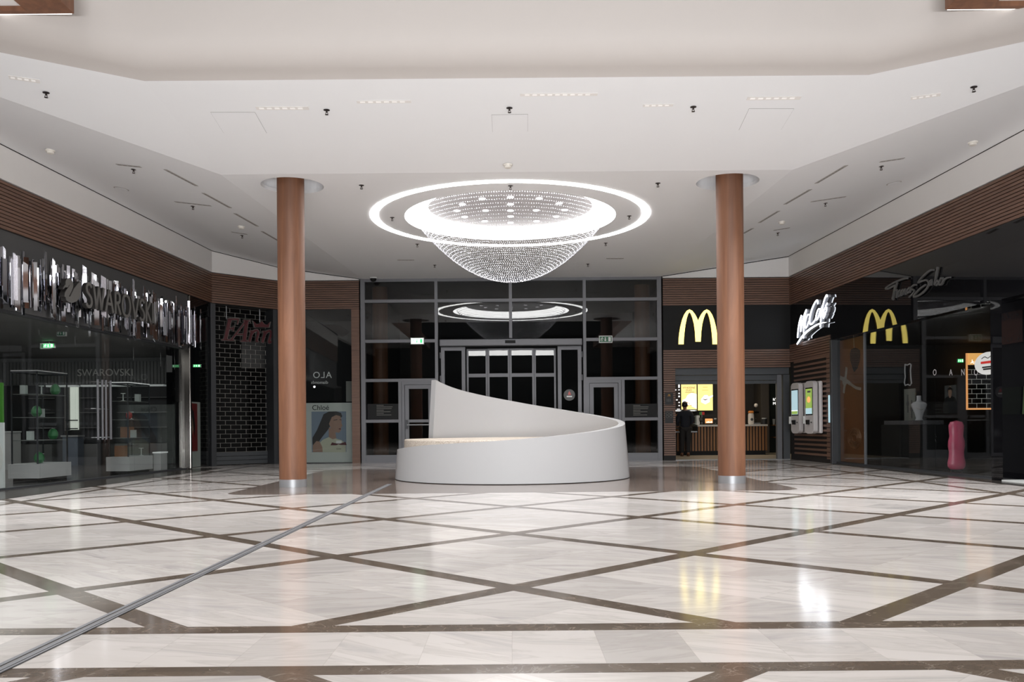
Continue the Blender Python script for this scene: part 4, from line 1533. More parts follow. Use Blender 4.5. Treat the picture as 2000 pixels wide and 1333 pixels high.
# sprinkler prototype, built about the origin
spr = thing('sprinkler', (0, 0, 0), '', 'sprinkler', 'ceiling sprinklers')
b = MB(); b.lathe([(.044, -.005), (.044, 0)], (0, 0, 0), 20); b.build('rosette', M['sprinkler'], spr, True)
b = MB(); b.lathe([(.010, -.040), (.013, -.036), (.013, -.005)], (0, 0, 0), 12); b.tube([(-.013, 0, -.036), (-.018, 0, -.052), (0, 0, -.062)], .0035, 6); b.tube([(.013, 0, -.036), (.018, 0, -.052), (0, 0, -.062)], .0035, 6); b.build('body', M['sprinkler'], spr, True)
b = MB(); b.lathe([(.024, -.067), (.024, -.063), (.004, -.061)], (0, 0, 0), 16); b.build('deflector', M['sprinkler'], spr, True)
sp_list = [(90, 181, 'above the mirror-strip shop, in the corner nearest the camera'), (638, 215, 'between two downlights on the rising ceiling, towards the mirror-strip shop'), (995, 211, 'just over the middle square access hatch'),
           (1354, 209, 'on the rising ceiling between two downlights, on the restaurant side'), (1902, 170, 'above the black fascia shop, in the corner nearest the camera'), (261, 331, 'under a short downlight above the mirror strips'),
           (377, 403, 'beside the broad speaker disc side, above the grey shop fascia'), (473, 460, 'below the smoke detector that is nearest the grille shop'), (706, 362, 'past the fold, beside the column recess near the mirror-strip shop'),
           (997, 363, 'inside the outer glowing ring at its edge nearest the camera'), (1285, 358, 'past the fold, beside the column recess on the restaurant side'), (766, 425, 'between the glowing rings on the mirror-strip shop side'),
           (1229, 422, 'between the glowing rings on the restaurant side'), (815, 477, 'just outside the ring, beyond it towards the perfume window'), (1183, 475, 'just outside the ring, beyond it towards the restaurant sign'),
           (849, 518, 'close to the glazing, on the perfume window side of the bead bowl'), (1148, 516, 'close to the glazing, on the restaurant side of the bead bowl'), (1721, 325, 'under a short downlight above the black fascia shop'),
           (1612, 397, 'halfway along the side ceiling above the script sign'), (1519, 455, 'below the smoke detector that is nearest the white lit script sign')]
for i, (px_, py_, wh) in enumerate(sp_list):
    p, _ = on_ceiling(px_, py_)
    lab = 'small dark sprinkler ' + wh
    
    if i == 0:
        spr.location = p; spr['label'] = lab
    else:
        dup(spr, p, lab)

det = thing('smoke_detector', (0, 0, 0), '', 'smoke detector', 'smoke detectors on the ceiling')
b = MB(); b.lathe([(.045, -.062), (.056, -.055), (.058, -.025)], (0, 0, 0), 24); b.build('sensor_head', M['plastic'], det, True)
b = MB(); b.lathe([(.072, -.026), (.076, -.02), (.076, 0)], (0, 0, 0), 24); b.build('base_plate', M['plastic'], det, True)
for i, (px_, py_, wh) in enumerate([(98, 293, 'above the mirror-strip shop at the frame edge'), (992, 321, 'at the ceiling fold before the glowing ring'), (1900, 277, 'above the black fascia shop at the frame edge'), (471, 442, 'nearest the grille shop'), (1527, 433, 'nearest the white lit script sign')]):
    p, _ = on_ceiling(px_, py_)
    lab = 'round white smoke detector ' + wh
    if i == 0:
        det.location = p; det['label'] = lab
    else:
        dup(det, p, lab)

for px_, py_, wh in ((237, 369, 'above the mirror-strip shop'), (1746, 358, 'above the black fascia shop')):
    p, nn = on_ceiling(px_, py_)
    rot = Vector((0, 0, -1)).rotation_difference(nn)
    g = thing('ceiling_speaker', p, f'round speaker grille flush in the side ceiling {wh}', 'speaker', 'ceiling speakers')
    b = MB(); b.lathe([(.13, -.008), (.14, 0)], (0, 0, 0), 32)
    b.v = [rot @ v + p for v in b.v]; b.build('rim', M['seam'], g, True)
    b = MB(); b.lathe([(.118, -.012), (.118, -.008)], (0, 0, 0), 32)
    b.v = [rot @ v + p for v in b.v]; b.build('mesh_cover', M['ceiling'], g, True)


M['slot_frame'] = mat('slot_frame', (222, 219, 216), 0.6)


def slot(x0, y0, x1, y1, label, w_, watts):
    """linear downlight: flush frame with a row of small lenses, and its own light"""
    p, n0 = on_ceiling(x0, y0)
    q, n1 = on_ceiling(x1, y1)
    u = (q - p)
    Ln = u.length
    u.normalize()
    nn = (n0 + n1).normalized()
    nn = (nn - u * nn.dot(u)).normalized()
    v = nn.cross(u)
    dark = watts < 11
    g = thing('linear_downlight', (p + q) / 2, label, 'ceiling light', 'linear downlights in the ceiling')
    b = MB()
    b.obox(p - v * w_ / 2 + nn * .001, u * Ln, v * w_, nn * .006)
    b.build('frame', M['seam'] if dark else M['slot_frame'], g)
    b = MB()
    k = max(4, int(Ln / .11))
    for i in range(k):
        a = Ln * (.06 + .88 * i / k)
        b.obox(p + u * a - v * w_ * .22 + nn * .0065, u * (Ln * .88 / k * .62), v * w_ * .44, nn * .003)
    b.build('lenses', M['vent_dark'] if dark else M['slot_lens'], g)
    if watts:
        lo = area('downlight', (p + q) / 2 + nn * .03, (0, 0, math.degrees(math.atan2(u.y, u.x))), Ln * .9, .06, watts, (0.985, 0.99, 1.0), 140)


M['slot_lens'] = mat('slot_lens', (244, 242, 240), 0.5, emit=(1, .99, .98), es=.10)
sl_list = [(500, 211, 603, 211, 24, 'linear downlight over the square hatch on the mirror-strip shop side'), (697, 199, 803, 198, 12, 'linear downlight between the first hatch and the middle hatch, next to a sprinkler'),
           (1016, 185, 1167, 184, 12, 'longest linear downlight in the rising ceiling, with a row of bright lenses'), (1256, 206, 1315, 205, 12, 'short linear downlight on the rising ceiling beside a sprinkler'), (1459, 192, 1564, 191, 24, 'linear downlight over the square hatch on the restaurant side'),
           (17, 150, 78, 159, 290, 'short lit downlight in the corner above the mirror-strip shop'), (1779, 192, 1837, 184, 310, 'short lit downlight in the corner above the black fascia shop'),
           (323, 331, 384, 363, 10, 'first downlight of the row above the mirror strips, nearest the fold'), (397, 377, 450, 406, 10, 'second downlight of the row above the mirror strips'), (459, 417, 503, 442, 10, 'third downlight of the row above the mirror strips'), (512, 452, 545, 471, 5, 'fourth downlight of the row, beside the timber column'),
           (1594, 358, 1653, 323, 10, 'first downlight of the row above the script sign, nearest the fold'), (1533, 399, 1583, 370, 10, 'second downlight of the row above the script sign'), (1483, 435, 1521, 412, 10, 'third downlight of the row above the script sign'), (1452, 456, 1470, 446, 5, 'fourth downlight of the row, beside the column before the restaurant'),
           (228, 321, 275, 326, 0, 'short faint downlight over a sprinkler above the mirror strips'), (342, 394, 412, 402, 0, 'faint long downlight over a sprinkler above the grey fascia'), (452, 453, 483, 458, 0, 'small faint downlight over a sprinkler near the grille shop'),
           (1719, 316, 1766, 309, 0, 'short faint downlight over a sprinkler above the black fascia shop'), (1584, 394, 1652, 384, 0, 'faint long downlight over a sprinkler above the script sign'), (1511, 450, 1542, 445, 0, 'small faint downlight over a sprinkler near the lit script sign'),
           (776, 508, 809, 508, 0, 'faint downlight between the ring and the glazing on the perfume window side'), (1184, 505, 1218, 505, 0, 'faint downlight between the ring and the glazing on the restaurant side')]
for x0, y0, x1, y1, wt, lab in sl_list:
    slot(x0, y0, x1, y1, lab, .09 if wt > 20 else .07, wt)

for quad, wh in (([(411, 219), (498, 219), (521, 260), (437, 260)], 'on the mirror-strip shop side'), ([(960, 224), (1031, 223), (1031, 257), (962, 258)], 'in the middle under the sprinkler'), ([(1463, 212), (1551, 212), (1526, 253), (1443, 254)], 'on the restaurant side')):
    P = [on_ceiling(*q)[0] for q in quad]
    nn = (P[1] - P[0]).cross(P[3] - P[0]).normalized()
    nn = nn if nn.z < 0 else -nn
    c = sum(P, Vector()) / 4
    g = thing('access_hatch', c, f'flush square access hatch in the rising ceiling {wh}', 'hatch', 'access hatches in the ceiling')
    b = MB(); b.prism([p + nn * .0012 for p in P], nn * .002); b.build('frame', M['vent_dark'], g)
    b = MB(); b.prism([c + (p - c) * .992 + nn * .0034 for p in P], nn * .0015); b.build('panel', M['ceiling'], g)

p, _ = on_ceiling(725, 538)
g = thing('security_camera', p, 'black dome security camera at the ceiling corner of the glazing', 'security camera')
p = Vector((p.x, 24.7, CZ)); g.location = p
b = MB(); b.lathe([(.10, -.03), (.11, 0)], p, 24); b.build('mount', M['pale'], g, True)
b = MB(); b.lathe([(.001, -.12), (.05, -.108), (.08, -.075), (.088, -.03)], p, 24); b.build('dome', M['satin_black'], g, True)

# ------------------------------------------------------------------ restaurant front (end wall)
# black sign board
ZS0, ZS1 = vz(683, 1420), vz(597, 1420)
b = MB(); b.box((4.27, 24.95, ZS0), (7.85, 25.2, 4.35))
tag(b.build('wall_front_sign', M['satin_black']), kind='structure')
zop = vz(719, 1420)
g = struct('trim_12', (6, 25, zop))
b = MB(); WB.slab(b, tB(4.27), tB(7.85), zop, ZS0, -.12, 0); b.build('slat_backing', M['slat_back'], g)
b = MB(); slats(b, WB, tB(4.27), tB(7.84), zop, ZS0); b.build('timber_slats', M['slat'], g)
g = struct('trim_13', (4.4, 25, 0))
xp = at(1319, 800, 25).x
b = MB(); WB.slab(b, tB(4.27), tB(xp), 0.13, zop, -.3, 0); b.build('slat_backing', M['slat_back'], g)
b = MB(); slats(b, WB, tB(4.27), tB(xp), 0.13, zop); b.build('timber_slats', M['slat'], g)
b = MB(); WB.slab(b, tB(4.27), tB(xp), 0, .13, -.28, .01); b.build('plinth', M['black'], g)

# golden arches
g = thing('arches_sign', at(1363, 640, 24.9), 'glowing yellow double-arch sign on the black board above the restaurant counter', 'lit sign')
half = [(180, 975), (184, 850), (197, 720), (222, 570), (262, 410), (310, 290), (368, 205), (432, 172), (497, 205), (556, 280), (600, 360), (630, 435)]
inner = [(298, 975), (302, 880), (312, 740), (336, 540), (370, 370), (402, 275), (432, 235), (464, 275), (500, 370), (535, 510), (558, 690), (570, 915)]
outl = half + [(1260 - x, y) for x, y in reversed(half[:-1])]
inn_r = [(1260 - x, y) for x, y in inner]
poly = outl + inn_r + list(reversed(inner))
mp_ = lambda x, y: at(1310 + x / 11.765, 590 + y / 11.765, 24.86)
b = MB(); b.prism([mp_(x, y) for x, y in poly], (0, .012, 0)); b.build('lit_face', M['m_yellow'], g)
b = MB(); b.prism([mp_(x, y) + Vector((0, .0125, 0)) for x, y in poly], (0, .075, 0)); b.build('return_edge', M['print_gold'], g)

# notices on the slatted pier
for y0, y1, lab, arch in ((768, 791, 'small dark menu plate with arches mark on the slatted pier', True), (803, 827, 'small dark plate with round symbols, the lower one on the slatted pier', False)):
    p, q = at(1299, y1, 24.95), at(1314.5, y0, 24.95)
    g = thing('notice_plate', ((p.x + q.x) / 2, 24.95, p.z), lab, 'notice')
    b = MB(); b.box((p.x, 24.94, p.z), (q.x, 24.965, q.z)); b.build('plate', M['dark_wall'], g)
    wd, hh_ = q.x - p.x, q.z - p.z
    if arch:
        b = MB()
        for cx_ in (.43, .57):
            b.ribbon([(p.x + wd * (cx_ + dx), 24.938, p.z + hh_ * (.68 + dz)) for dx, dz in ((-.07, 0), (-.045, .14), (0, .2), (.045, .14), (.07, 0))], .012, (1, 0, 0), (0, 0, 1), (0, -.003, 0))
        b.build('arches_mark', M['print_gold'], g)
        b = MB()
        for k in range(3):
            b.box((p.x + wd * (.2 + .2 * k), 24.936, p.z + hh_ * .25), (p.x + wd * (.3 + .2 * k), 24.939, p.z + hh_ * .5))
        b.build('print_block', M['panel_grey'], g)
    else:
        for cx_, cz_ in ((.27, .78), (.72, .78), (.27, .54), (.72, .54)):
            b = MB()
            b.tube([(p.x + wd * cx_ + .035 * math.cos(k * math.pi / 8), 24.938, p.z + hh_ * cz_ + .035 * math.sin(k * math.pi / 8)) for k in range(17)], .004, 5, False)
            b.build('round_symbol', M['print_grey'], g)

# rolling shutter housing, posts
xo1 = at(1519, 800, 25).x
xo2 = at(1543, 800, 25).x
g = struct('door_5', (6.2, 25.1, 0))
b = MB(); b.box((xp, 25.06, vz(732, 1420)), (xo2, 25.35, zop)); b.build('shutter_box', M['shutter'], g)
b = MB(); b.box((xp, 25.12, vz(743, 1420)), (xo1 + .1, 25.30, vz(733, 1420))); b.box((xp, 25.14, vz(750, 1420)), (xo1 + .1, 25.24, vz(744, 1420))); b.build('shutter_curtain', M['shutter'], g)
b = MB(); b.box((xo1, 25.05, 0), (xo1 + .13, 25.2, vz(733, 1420))); b.build('guide_post', M['alu'], g)
b = MB(); b.box((xo2 - .18, 25.02, 0), (xo2, 25.25, vz(733, 1420))); b.build('jamb_post', M['shutter'], g)
b = MB(); b.box((xp, 25.0, 0.0005), (xo2, 25.2, .012)); b.build('threshold', M['steel'], g)

# restaurant room
b = MB()
b.box((4.66, 31.2, 0.01), (10.6, 31.3, 3.3))
b.box((4.60, 25.4, 0.01), (4.66, 31.2, 3.3))
tag(b.build('wall_restaurant', M['rest_wall']), kind='structure')
b = MB(); b.box((9.2, 25.4, 0.01), (9.28, 31.2, 3.3)); tag(b.build('wall_restaurant_side', M['rest_green']), kind='structure')
b = MB(); b.box((4.6, 25.3, 3.3), (10.6, 31.3, 3.36)); tag(b.build('ceiling_restaurant', M['rest_wall']), kind='structure')
b = MB(); b.box((4.6, 25.2, .001), (9.28, 31.3, .01)); tag(b.build('floor_restaurant', M['tile_pale']), kind='structure')

YK = 28.6
zt_ = at(1400, 830, YK).z
p, q = at(1318, 886, YK), at(1498, 830, YK)
g = thing('serving_counter', ((p.x + q.x) / 2, YK + .3, 0), 'restaurant counter with vertical oak slats and white worktop', 'counter')
zcs = at(1340, 843, YK - .12).z - .05
xcs = at(1361.5, 830, YK).x
b = MB(); b.box((4.7, YK + .03, .14), (xcs, YK + .7, zcs)); b.box((xcs, YK + .03, .14), (q.x, YK + .7, zt_ - .06)); b.build('body', M['slat_back'], g)
b = MB(); b.box((4.7, YK + .08, .011), (q.x - .03, YK + .7, .14)); b.build('toe_kick', M['black'], g)
b = MB()
x = 4.72
while x < q.x - .05:
    b.box((x, YK, .15), (x + .058, YK + .03, zcs if x < xcs else zt_ - .06)); x += .098
b.build('oak_slats', M['oak'], g)
b = MB(); b.box((at(1362, 830, YK).x, YK - .03, zt_ - .06), (q.x + .02, YK + .72, zt_)); b.build('worktop', M['worktop'], g, bevel=.008)

# pastry case
p, q = at(1319.5, 843, YK - .12), at(1361, 800, YK - .12)
zc0, zc1 = p.z, q.z
g = thing('pastry_case', ((p.x + q.x) / 2, YK, zc0), 'lit glass pastry case with trays of baked goods at the counter end', 'display case')
b = MB(); b.box((4.75, YK - .14, zc0 - .04), (q.x, YK + .5, zc0)); b.build('tray_base', M['steel'], g)
b = MB(); b.box((4.75, YK - .1, zc1 - .03), (q.x, YK + .5, zc1)); b.build('top', M['steel'], g)
for xx in (4.78, q.x - .02):
    b = MB(); b.box((xx, YK - .12, zc0), (xx + .012, YK + .5, zc1 - .03)); b.build('side_glass', M['case_glass'], g)
b = MB(); b.box((4.79, YK - .125, zc0), (q.x - .02, YK - .115, zc1 - .03)); b.build('front_glass', M['case_glass'], g)
b = MB(); b.box((4.8, YK + .02, zc1 - .05), (q.x - .03, YK + .06, zc1 - .032)); b.build('light_tube', M['strip'], g)
for k in (1, 2):
    zz = zc0 + (zc1 - zc0) * k / 3
    b = MB(); b.box((4.8, YK - .05, zz), (q.x - .03, YK + .45, zz + .012)); b.build('shelf', M['steel'], g)
pi_ = 0
for k in range(3):
    zz = zc0 + (zc1 - zc0) * k / 3 + (.013 if k else .001)
    for j in range(4):
        xx = 5.32 + j * .17 - (0.02 * k)
        if xx > q.x - .12: continue
        b = MB()
        b.lathe([(.001, 0), (.055, .004), (.062, .03), (.04, .055), (.001, .062)], (xx, YK + .05, zz), 12)
        tag(b.build('pastry', M['pastry'], None, True), ['golden bun on the bottom tray of the pastry case', 'golden bun on the middle shelf of the pastry case', 'golden bun on the top shelf of the pastry case'][k], 'pastry', ['buns on the bottom tray', 'buns on the middle shelf', 'buns on the top shelf'][k])

# till screens and small counter items
p, q = at(1376, 829, YK + .1), at(1393, 817, YK + .1)
g = thing('till_screen', ((p.x + q.x) / 2, YK + .15, zt_), 'till with an orange picture screen on the white worktop', 'till')
b = MB(); b.box((p.x, YK + .1, p.z), (q.x, YK + .16, q.z)); b.build('housing', M['satin_black'], g)
b = MB(); b.box((p.x + .02, YK + .094, p.z + .03), (q.x - .02, YK + .1, q.z - .02)); b.build('screen', M['screen_orange'], g)
b = MB()
for k in range(4):
    b.box((p.x + .06 + .05 * k, YK + .09, p.z + .045), (p.x + .095 + .05 * k, YK + .0935, p.z + .075 + .012 * (k % 2)))
b.build('screen_items', M['screen_white'], g)
b = MB(); b.box((p.x + .06, YK + .12, zt_), (q.x - .06, YK + .26, p.z)); b.build('stand', M['satin_black'], g)
p, q = at(1364, 828, YK + .2), at(1373, 814, YK + .2)
g = thing('card_terminal', ((p.x + q.x) / 2, YK + .2, zt_), 'black payment terminal on a stalk next to the till', 'payment terminal')
b = MB(); b.lathe([(.05, 0), (.05, .015), (.015, .02), (.015, .1)], ((p.x + q.x) / 2, YK + .2, zt_), 12); b.build('stalk', M['satin_black'], g)
b = MB(); b.obox(((p.x + q.x) / 2 - .05, YK + .14, zt_ + .1), (.1, 0, 0), (0, .08, .1), (0, -.03, .03)); b.build('keypad', M['satin_black'], g)
p, q = at(1357, 828, YK + .45), at(1366, 812, YK + .45)
b = MB(); b.box((p.x, YK + .4, zt_ + .001), (q.x, YK + .5, q.z)); tag(b.build('napkin_box', M['pale']), 'white napkin box beside the payment terminal', 'box')
p = at(1397, 829, YK + .25)
g = thing('glass_jar', (p.x, YK + .25, zt_), 'glass jar with pale lid on the worktop next to the till screen', 'jar')
b = MB(); b.lathe([(.05, .001), (.055, .02), (.055, .16), (.04, .18)], (p.x, YK + .25, zt_), 16); b.build('body', M['case_glass'], g, True)
b = MB(); b.lathe([(.042, .18), (.042, .21)], (p.x, YK + .25, zt_), 16); b.build('lid', M['pale'], g, True)
b = MB(); p, q = at(1366, 811, YK + .6), at(1376, 805, YK + .6)
g = thing('price_cards', ((p.x + q.x) / 2, YK + .6, zt_), 'green and red price cards on a wire stand behind the till', 'price card')
b.box((p.x, YK + .6, p.z), ((p.x + q.x) / 2 - .005, YK + .61, q.z)); b.build('green_card', M['leaf_green'], g)
b = MB(); b.box(((p.x + q.x) / 2 + .005, YK + .6, p.z), (q.x, YK + .61, q.z)); b.build('red_card', M['red'], g)
b = MB(); b.tube([((p.x + q.x) / 2, YK + .615, zt_), ((p.x + q.x) / 2, YK + .615, q.z)], .006, 6); b.build('wire', M['steel'], g)
# coffee bag, mill, cups at the far end of the counter
p = at(1467, 829, YK + .25)
g = thing('coffee_bag', (p.x, YK + .25, zt_), 'tall silver coffee bag with orange top on the counter', 'bag')
b = MB(); b.lathe([(.085, .001), (.10, .05), (.095, .3), (.08, .36)], (p.x, YK + .25, zt_), 14, sy=.6); b.build('pouch', M['bag'], g, True)
b = MB(); b.lathe([(.08, .36), (.10, .40), (.07, .44)], (p.x, YK + .25, zt_), 14, sy=.6); b.build('top_fold', M['bag_orange'], g, True)
b = MB(); c = Vector((p.x + .01, YK + .25 - .062, zt_ + .16)); b.prism([c + Vector((.045 * math.cos(k * math.pi / 8), 0, .045 * math.sin(k * math.pi / 8))) for k in range(16)], (0, -.004, 0)); b.build('round_label', M['panel_grey'], g)
p = at(1478, 829, YK + .35)
g = thing('coffee_machine', (p.x, YK + .35, zt_), 'steel coffee dispenser with glass flask behind the coffee bag', 'coffee machine')
b = MB(); b.box((p.x - .09, YK + .3, zt_), (p.x + .11, YK + .55, zt_ + .05)); b.build('base', M['steel'], g)
b = MB(); b.tube([(p.x, YK + .5, zt_ + .05), (p.x, YK + .5, zt_ + .55)], .02, 8); b.build('post', M['chrome'], g)
b = MB(); b.box((p.x - .08, YK + .36, zt_ + .36), (p.x + .08, YK + .52, zt_ + .42)); b.build('brew_head', M['chrome'], g)
b = MB(); b.ball((p.x, YK + .42, zt_ + .62), .065, 12); b.build('flask', M['bag'], g, True)
for k, dx in enumerate((-.05, .06)):
    b = MB(); b.lathe([(.03, .001), (.04, .01), (.045, .13)], (p.x + dx, YK + .2, zt_), 12)
    tag(b.build('drinking_glass', M['case_glass'], None, True), 'empty tall glass in front of the coffee dispenser', 'glass', 'glasses by the coffee dispenser')
p = at(1492.5, 829, YK + .3)
g = thing('cup_basket', (p.x, YK + .3, zt_), 'round dark basket of white cups at the end of the counter', 'basket')
b = MB(); b.lathe([(.08, .001), (.09, .17)], (p.x, YK + .3, zt_), 18); b.build('basket', M['shop_dark'], g, True)
b = MB()
for k in range(5):
    b.lathe([(.025, .13), (.034, .21)], (p.x + .05 * math.cos(k * 1.256), YK + .3 + .05 * math.sin(k * 1.256), zt_), 10)
b.build('cups', M['pale'], g, True)

# menu screens
YM = 31.0
for x0, x1, kind, lab in ((1330, 1361, 0, 'glowing yellow menu screen with white sandwiches above the counter'), (1362.3, 1392.5, 1, 'glowing yellow menu screen with a square dessert above the counter')):
    p, q = at(x0, 803, YM), at(x1, 750, YM)
    g = thing('menu_screen', ((p.x + q.x) / 2, YM, p.z), lab, 'screen', 'yellow menu screens')
    b = MB(); b.box((p.x, YM, p.z), (q.x, YM + .06, q.z)); b.build('housing', M['satin_black'], g)
    b = MB(); b.box((p.x + .012, YM - .006, p.z + .012), (q.x - .012, YM, q.z - .012)); dsp = b.build('display', M['screen_yellow'], g)
    wd, hh_ = q.x - p.x, q.z - p.z
    X = lambda t: p.x + wd * t
    Zz = lambda t: p.z + hh_ * t
    if kind == 0:
        b = MB()
        b.prism([(X(a), YM - .0065, Zz(c)) for a, c in ((.08, .28), (.10, .40), (.30, .45), (.42, .58), (.66, .66), (.97, .62), (.97, .08), (.75, .14), (.55, .22), (.35, .16), (.18, .18))], (0, -.003, 0)); b.build('picture', M['screen_white'], dsp)
        b = MB()
        for a, c in ((.28, .27), (.4, .31), (.5, .26), (.62, .2), (.45, .2)):
            b.ball((X(a), YM - .012, Zz(c)), .03, 8, sy=.25, sz=.6)
        b.build('picture_detail', M['screen_orange'], dsp)
        text('headline', 'VÝHODNÉ', M['print_gold'], (X(.5), YM - .012, Zz(.82)), (1, 0, 0), (0, 0, 1), .092, dsp, .002, 'CENTER')
        text('headline', 'DUO', M['print_gold'], (X(.5), YM - .012, Zz(.73)), (1, 0, 0), (0, 0, 1), .092, dsp, .002, 'CENTER')
        b = MB(); b.box((X(.27), YM - .012, Zz(.675)), (X(.84), YM - .009, Zz(.69))); b.build('print_line', M['print_gold'], dsp)
    else:
        b = MB(); b.prism([(X(a), YM - .0065, Zz(c)) for a, c in ((.24, .32), (.5, .24), (.78, .33), (.78, .46), (.98, .53), (.98, .58), (.72, .52), (.62, .58), (.45, .58), (.24, .44))], (0, -.003, 0)); b.build('picture', M['screen_white'], dsp)
        b = MB(); b.prism([(X(a), YM - .011, Zz(c)) for a, c in ((.25, .45), (.5, .38), (.77, .46), (.5, .42))], (0, -.002, 0)); b.build('picture_detail', M['print_gold'], dsp)
        b = MB(); b.box((X(.35), YM - .012, Zz(.86)), (X(.65), YM - .009, Zz(.885))); b.box((X(.3), YM - .012, Zz(.75)), (X(.7), YM - .009, Zz(.77))); b.build('print_line', M['orange_lit'], dsp)
p, q = at(1312, 806, YM - .3), at(1328.5, 750, YM - .3)
g = thing('menu_board', ((p.x + q.x) / 2, YM - .3, p.z), 'dark menu board with white item prices beside the yellow screens', 'menu board')
b = MB(); b.box((p.x, YM - .3, p.z), (q.x, YM - .26, q.z)); b.build('board', mat('menu_brown', (46, 30, 26), .5), g)
for k, (a, c, z0_, z1_) in enumerate(((.78, .94, .86, .97), (.4, .55, .77, .8), (.78, .94, .77, .8), (.78, .94, .64, .68), (.78, .94, .53, .58), (.5, .7, .42, .45), (.78, .94, .33, .36), (.78, .94, .22, .25), (.6, .94, .1, .12))):
    b = MB(); b.box((p.x + (q.x - p.x) * a, YM - .306, p.z + (q.z - p.z) * z0_), (p.x + (q.x - p.x) * c, YM - .3, p.z + (q.z - p.z) * z1_)); b.build('price_print', M['screen_white'], g)

# side wall lettering and tiled pier inside the restaurant
p = at(1455, 800, 30.5); q = at(1498, 800, 30.5)
b = MB(); b.box((at(1483, 800, 30.5).x, 30.3, .012), (at(1499, 800, 30.5).x, 31.2, 3.3)); tag(b.build('wall_restaurant_pier', M['rest_tile']), kind='structure')
b = MB(); b.box((at(1499, 800, 30.9).x, 30.9, .012), (9.2, 30.98, 3.3)); tag(b.build('wall_restaurant_end', M['rest_green']), kind='structure')
g = thing('wall_lettering', at(1515, 785, 30.88), 'white lettering on the dark green wall seen between the restaurant posts', 'lettering')
p1, p2 = at(1509.5, 783, 30.89), at(1509.5, 791, 30.89)
text('lettering', "It's tasty", M['screen_white'], p1, (1, 0, 0), (0, 0, 1), .13, g, .006)
text('lettering', "McDonald's", M['screen_white'], p2, (1, 0, 0), (0, 0, 1), .13, g, .006)
p, q = at(1509, 832, 30.4), at(1530, 830, 30.4)
g = thing('condiment_shelf', (p.x, 30.6, q.z), 'small oak shelf with paper cups under the green wall lettering', 'shelf')
b = MB(); b.box((p.x, 30.4, q.z - .03), (q.x, 30.88, q.z)); b.build('board', M['oak'], g)
b = MB(); b.box((p.x + .05, 30.45, q.z - .45), (q.x, 30.88, q.z - .42)); b.build('lower_board', M['oak'], g)
for k in range(2):
    b = MB(); b.lathe([(.035, .001), (.05, .2 + .04 * k)], (p.x + .1 + .12 * k, 30.6, q.z), 12)
    tag(b.build('paper_cup', M['pale'], None, True), 'stacked white paper cups on the small oak shelf', 'cup', 'paper cups on the oak shelf')


# person at the counter
def skin_mesh(name, verts, edges, radii, m, parent, sub=2):
    off = wloc(parent)
    me = bpy.data.meshes.new(name)
    me.from_pydata([tuple(Vector(v) - off) for v in verts], edges, [])
    me.materials.append(m)
    o = bpy.data.objects.new(name, me)
    COL.objects.link(o)
    o.parent = parent
    o.modifiers.new('skin', 'SKIN').use_smooth_shade = True
    if not me.skin_vertices:
        return None
    for i, r_ in enumerate(radii):
        r2_ = r_ if isinstance(r_, tuple) else (r_, r_)
        me.skin_vertices[0].data[i].radius = r2_
        me.skin_vertices[0].data[i].use_root = (i == 0)
    s = o.modifiers.new('smooth', 'SUBSURF')
    s.levels = s.render_levels = sub
    return o


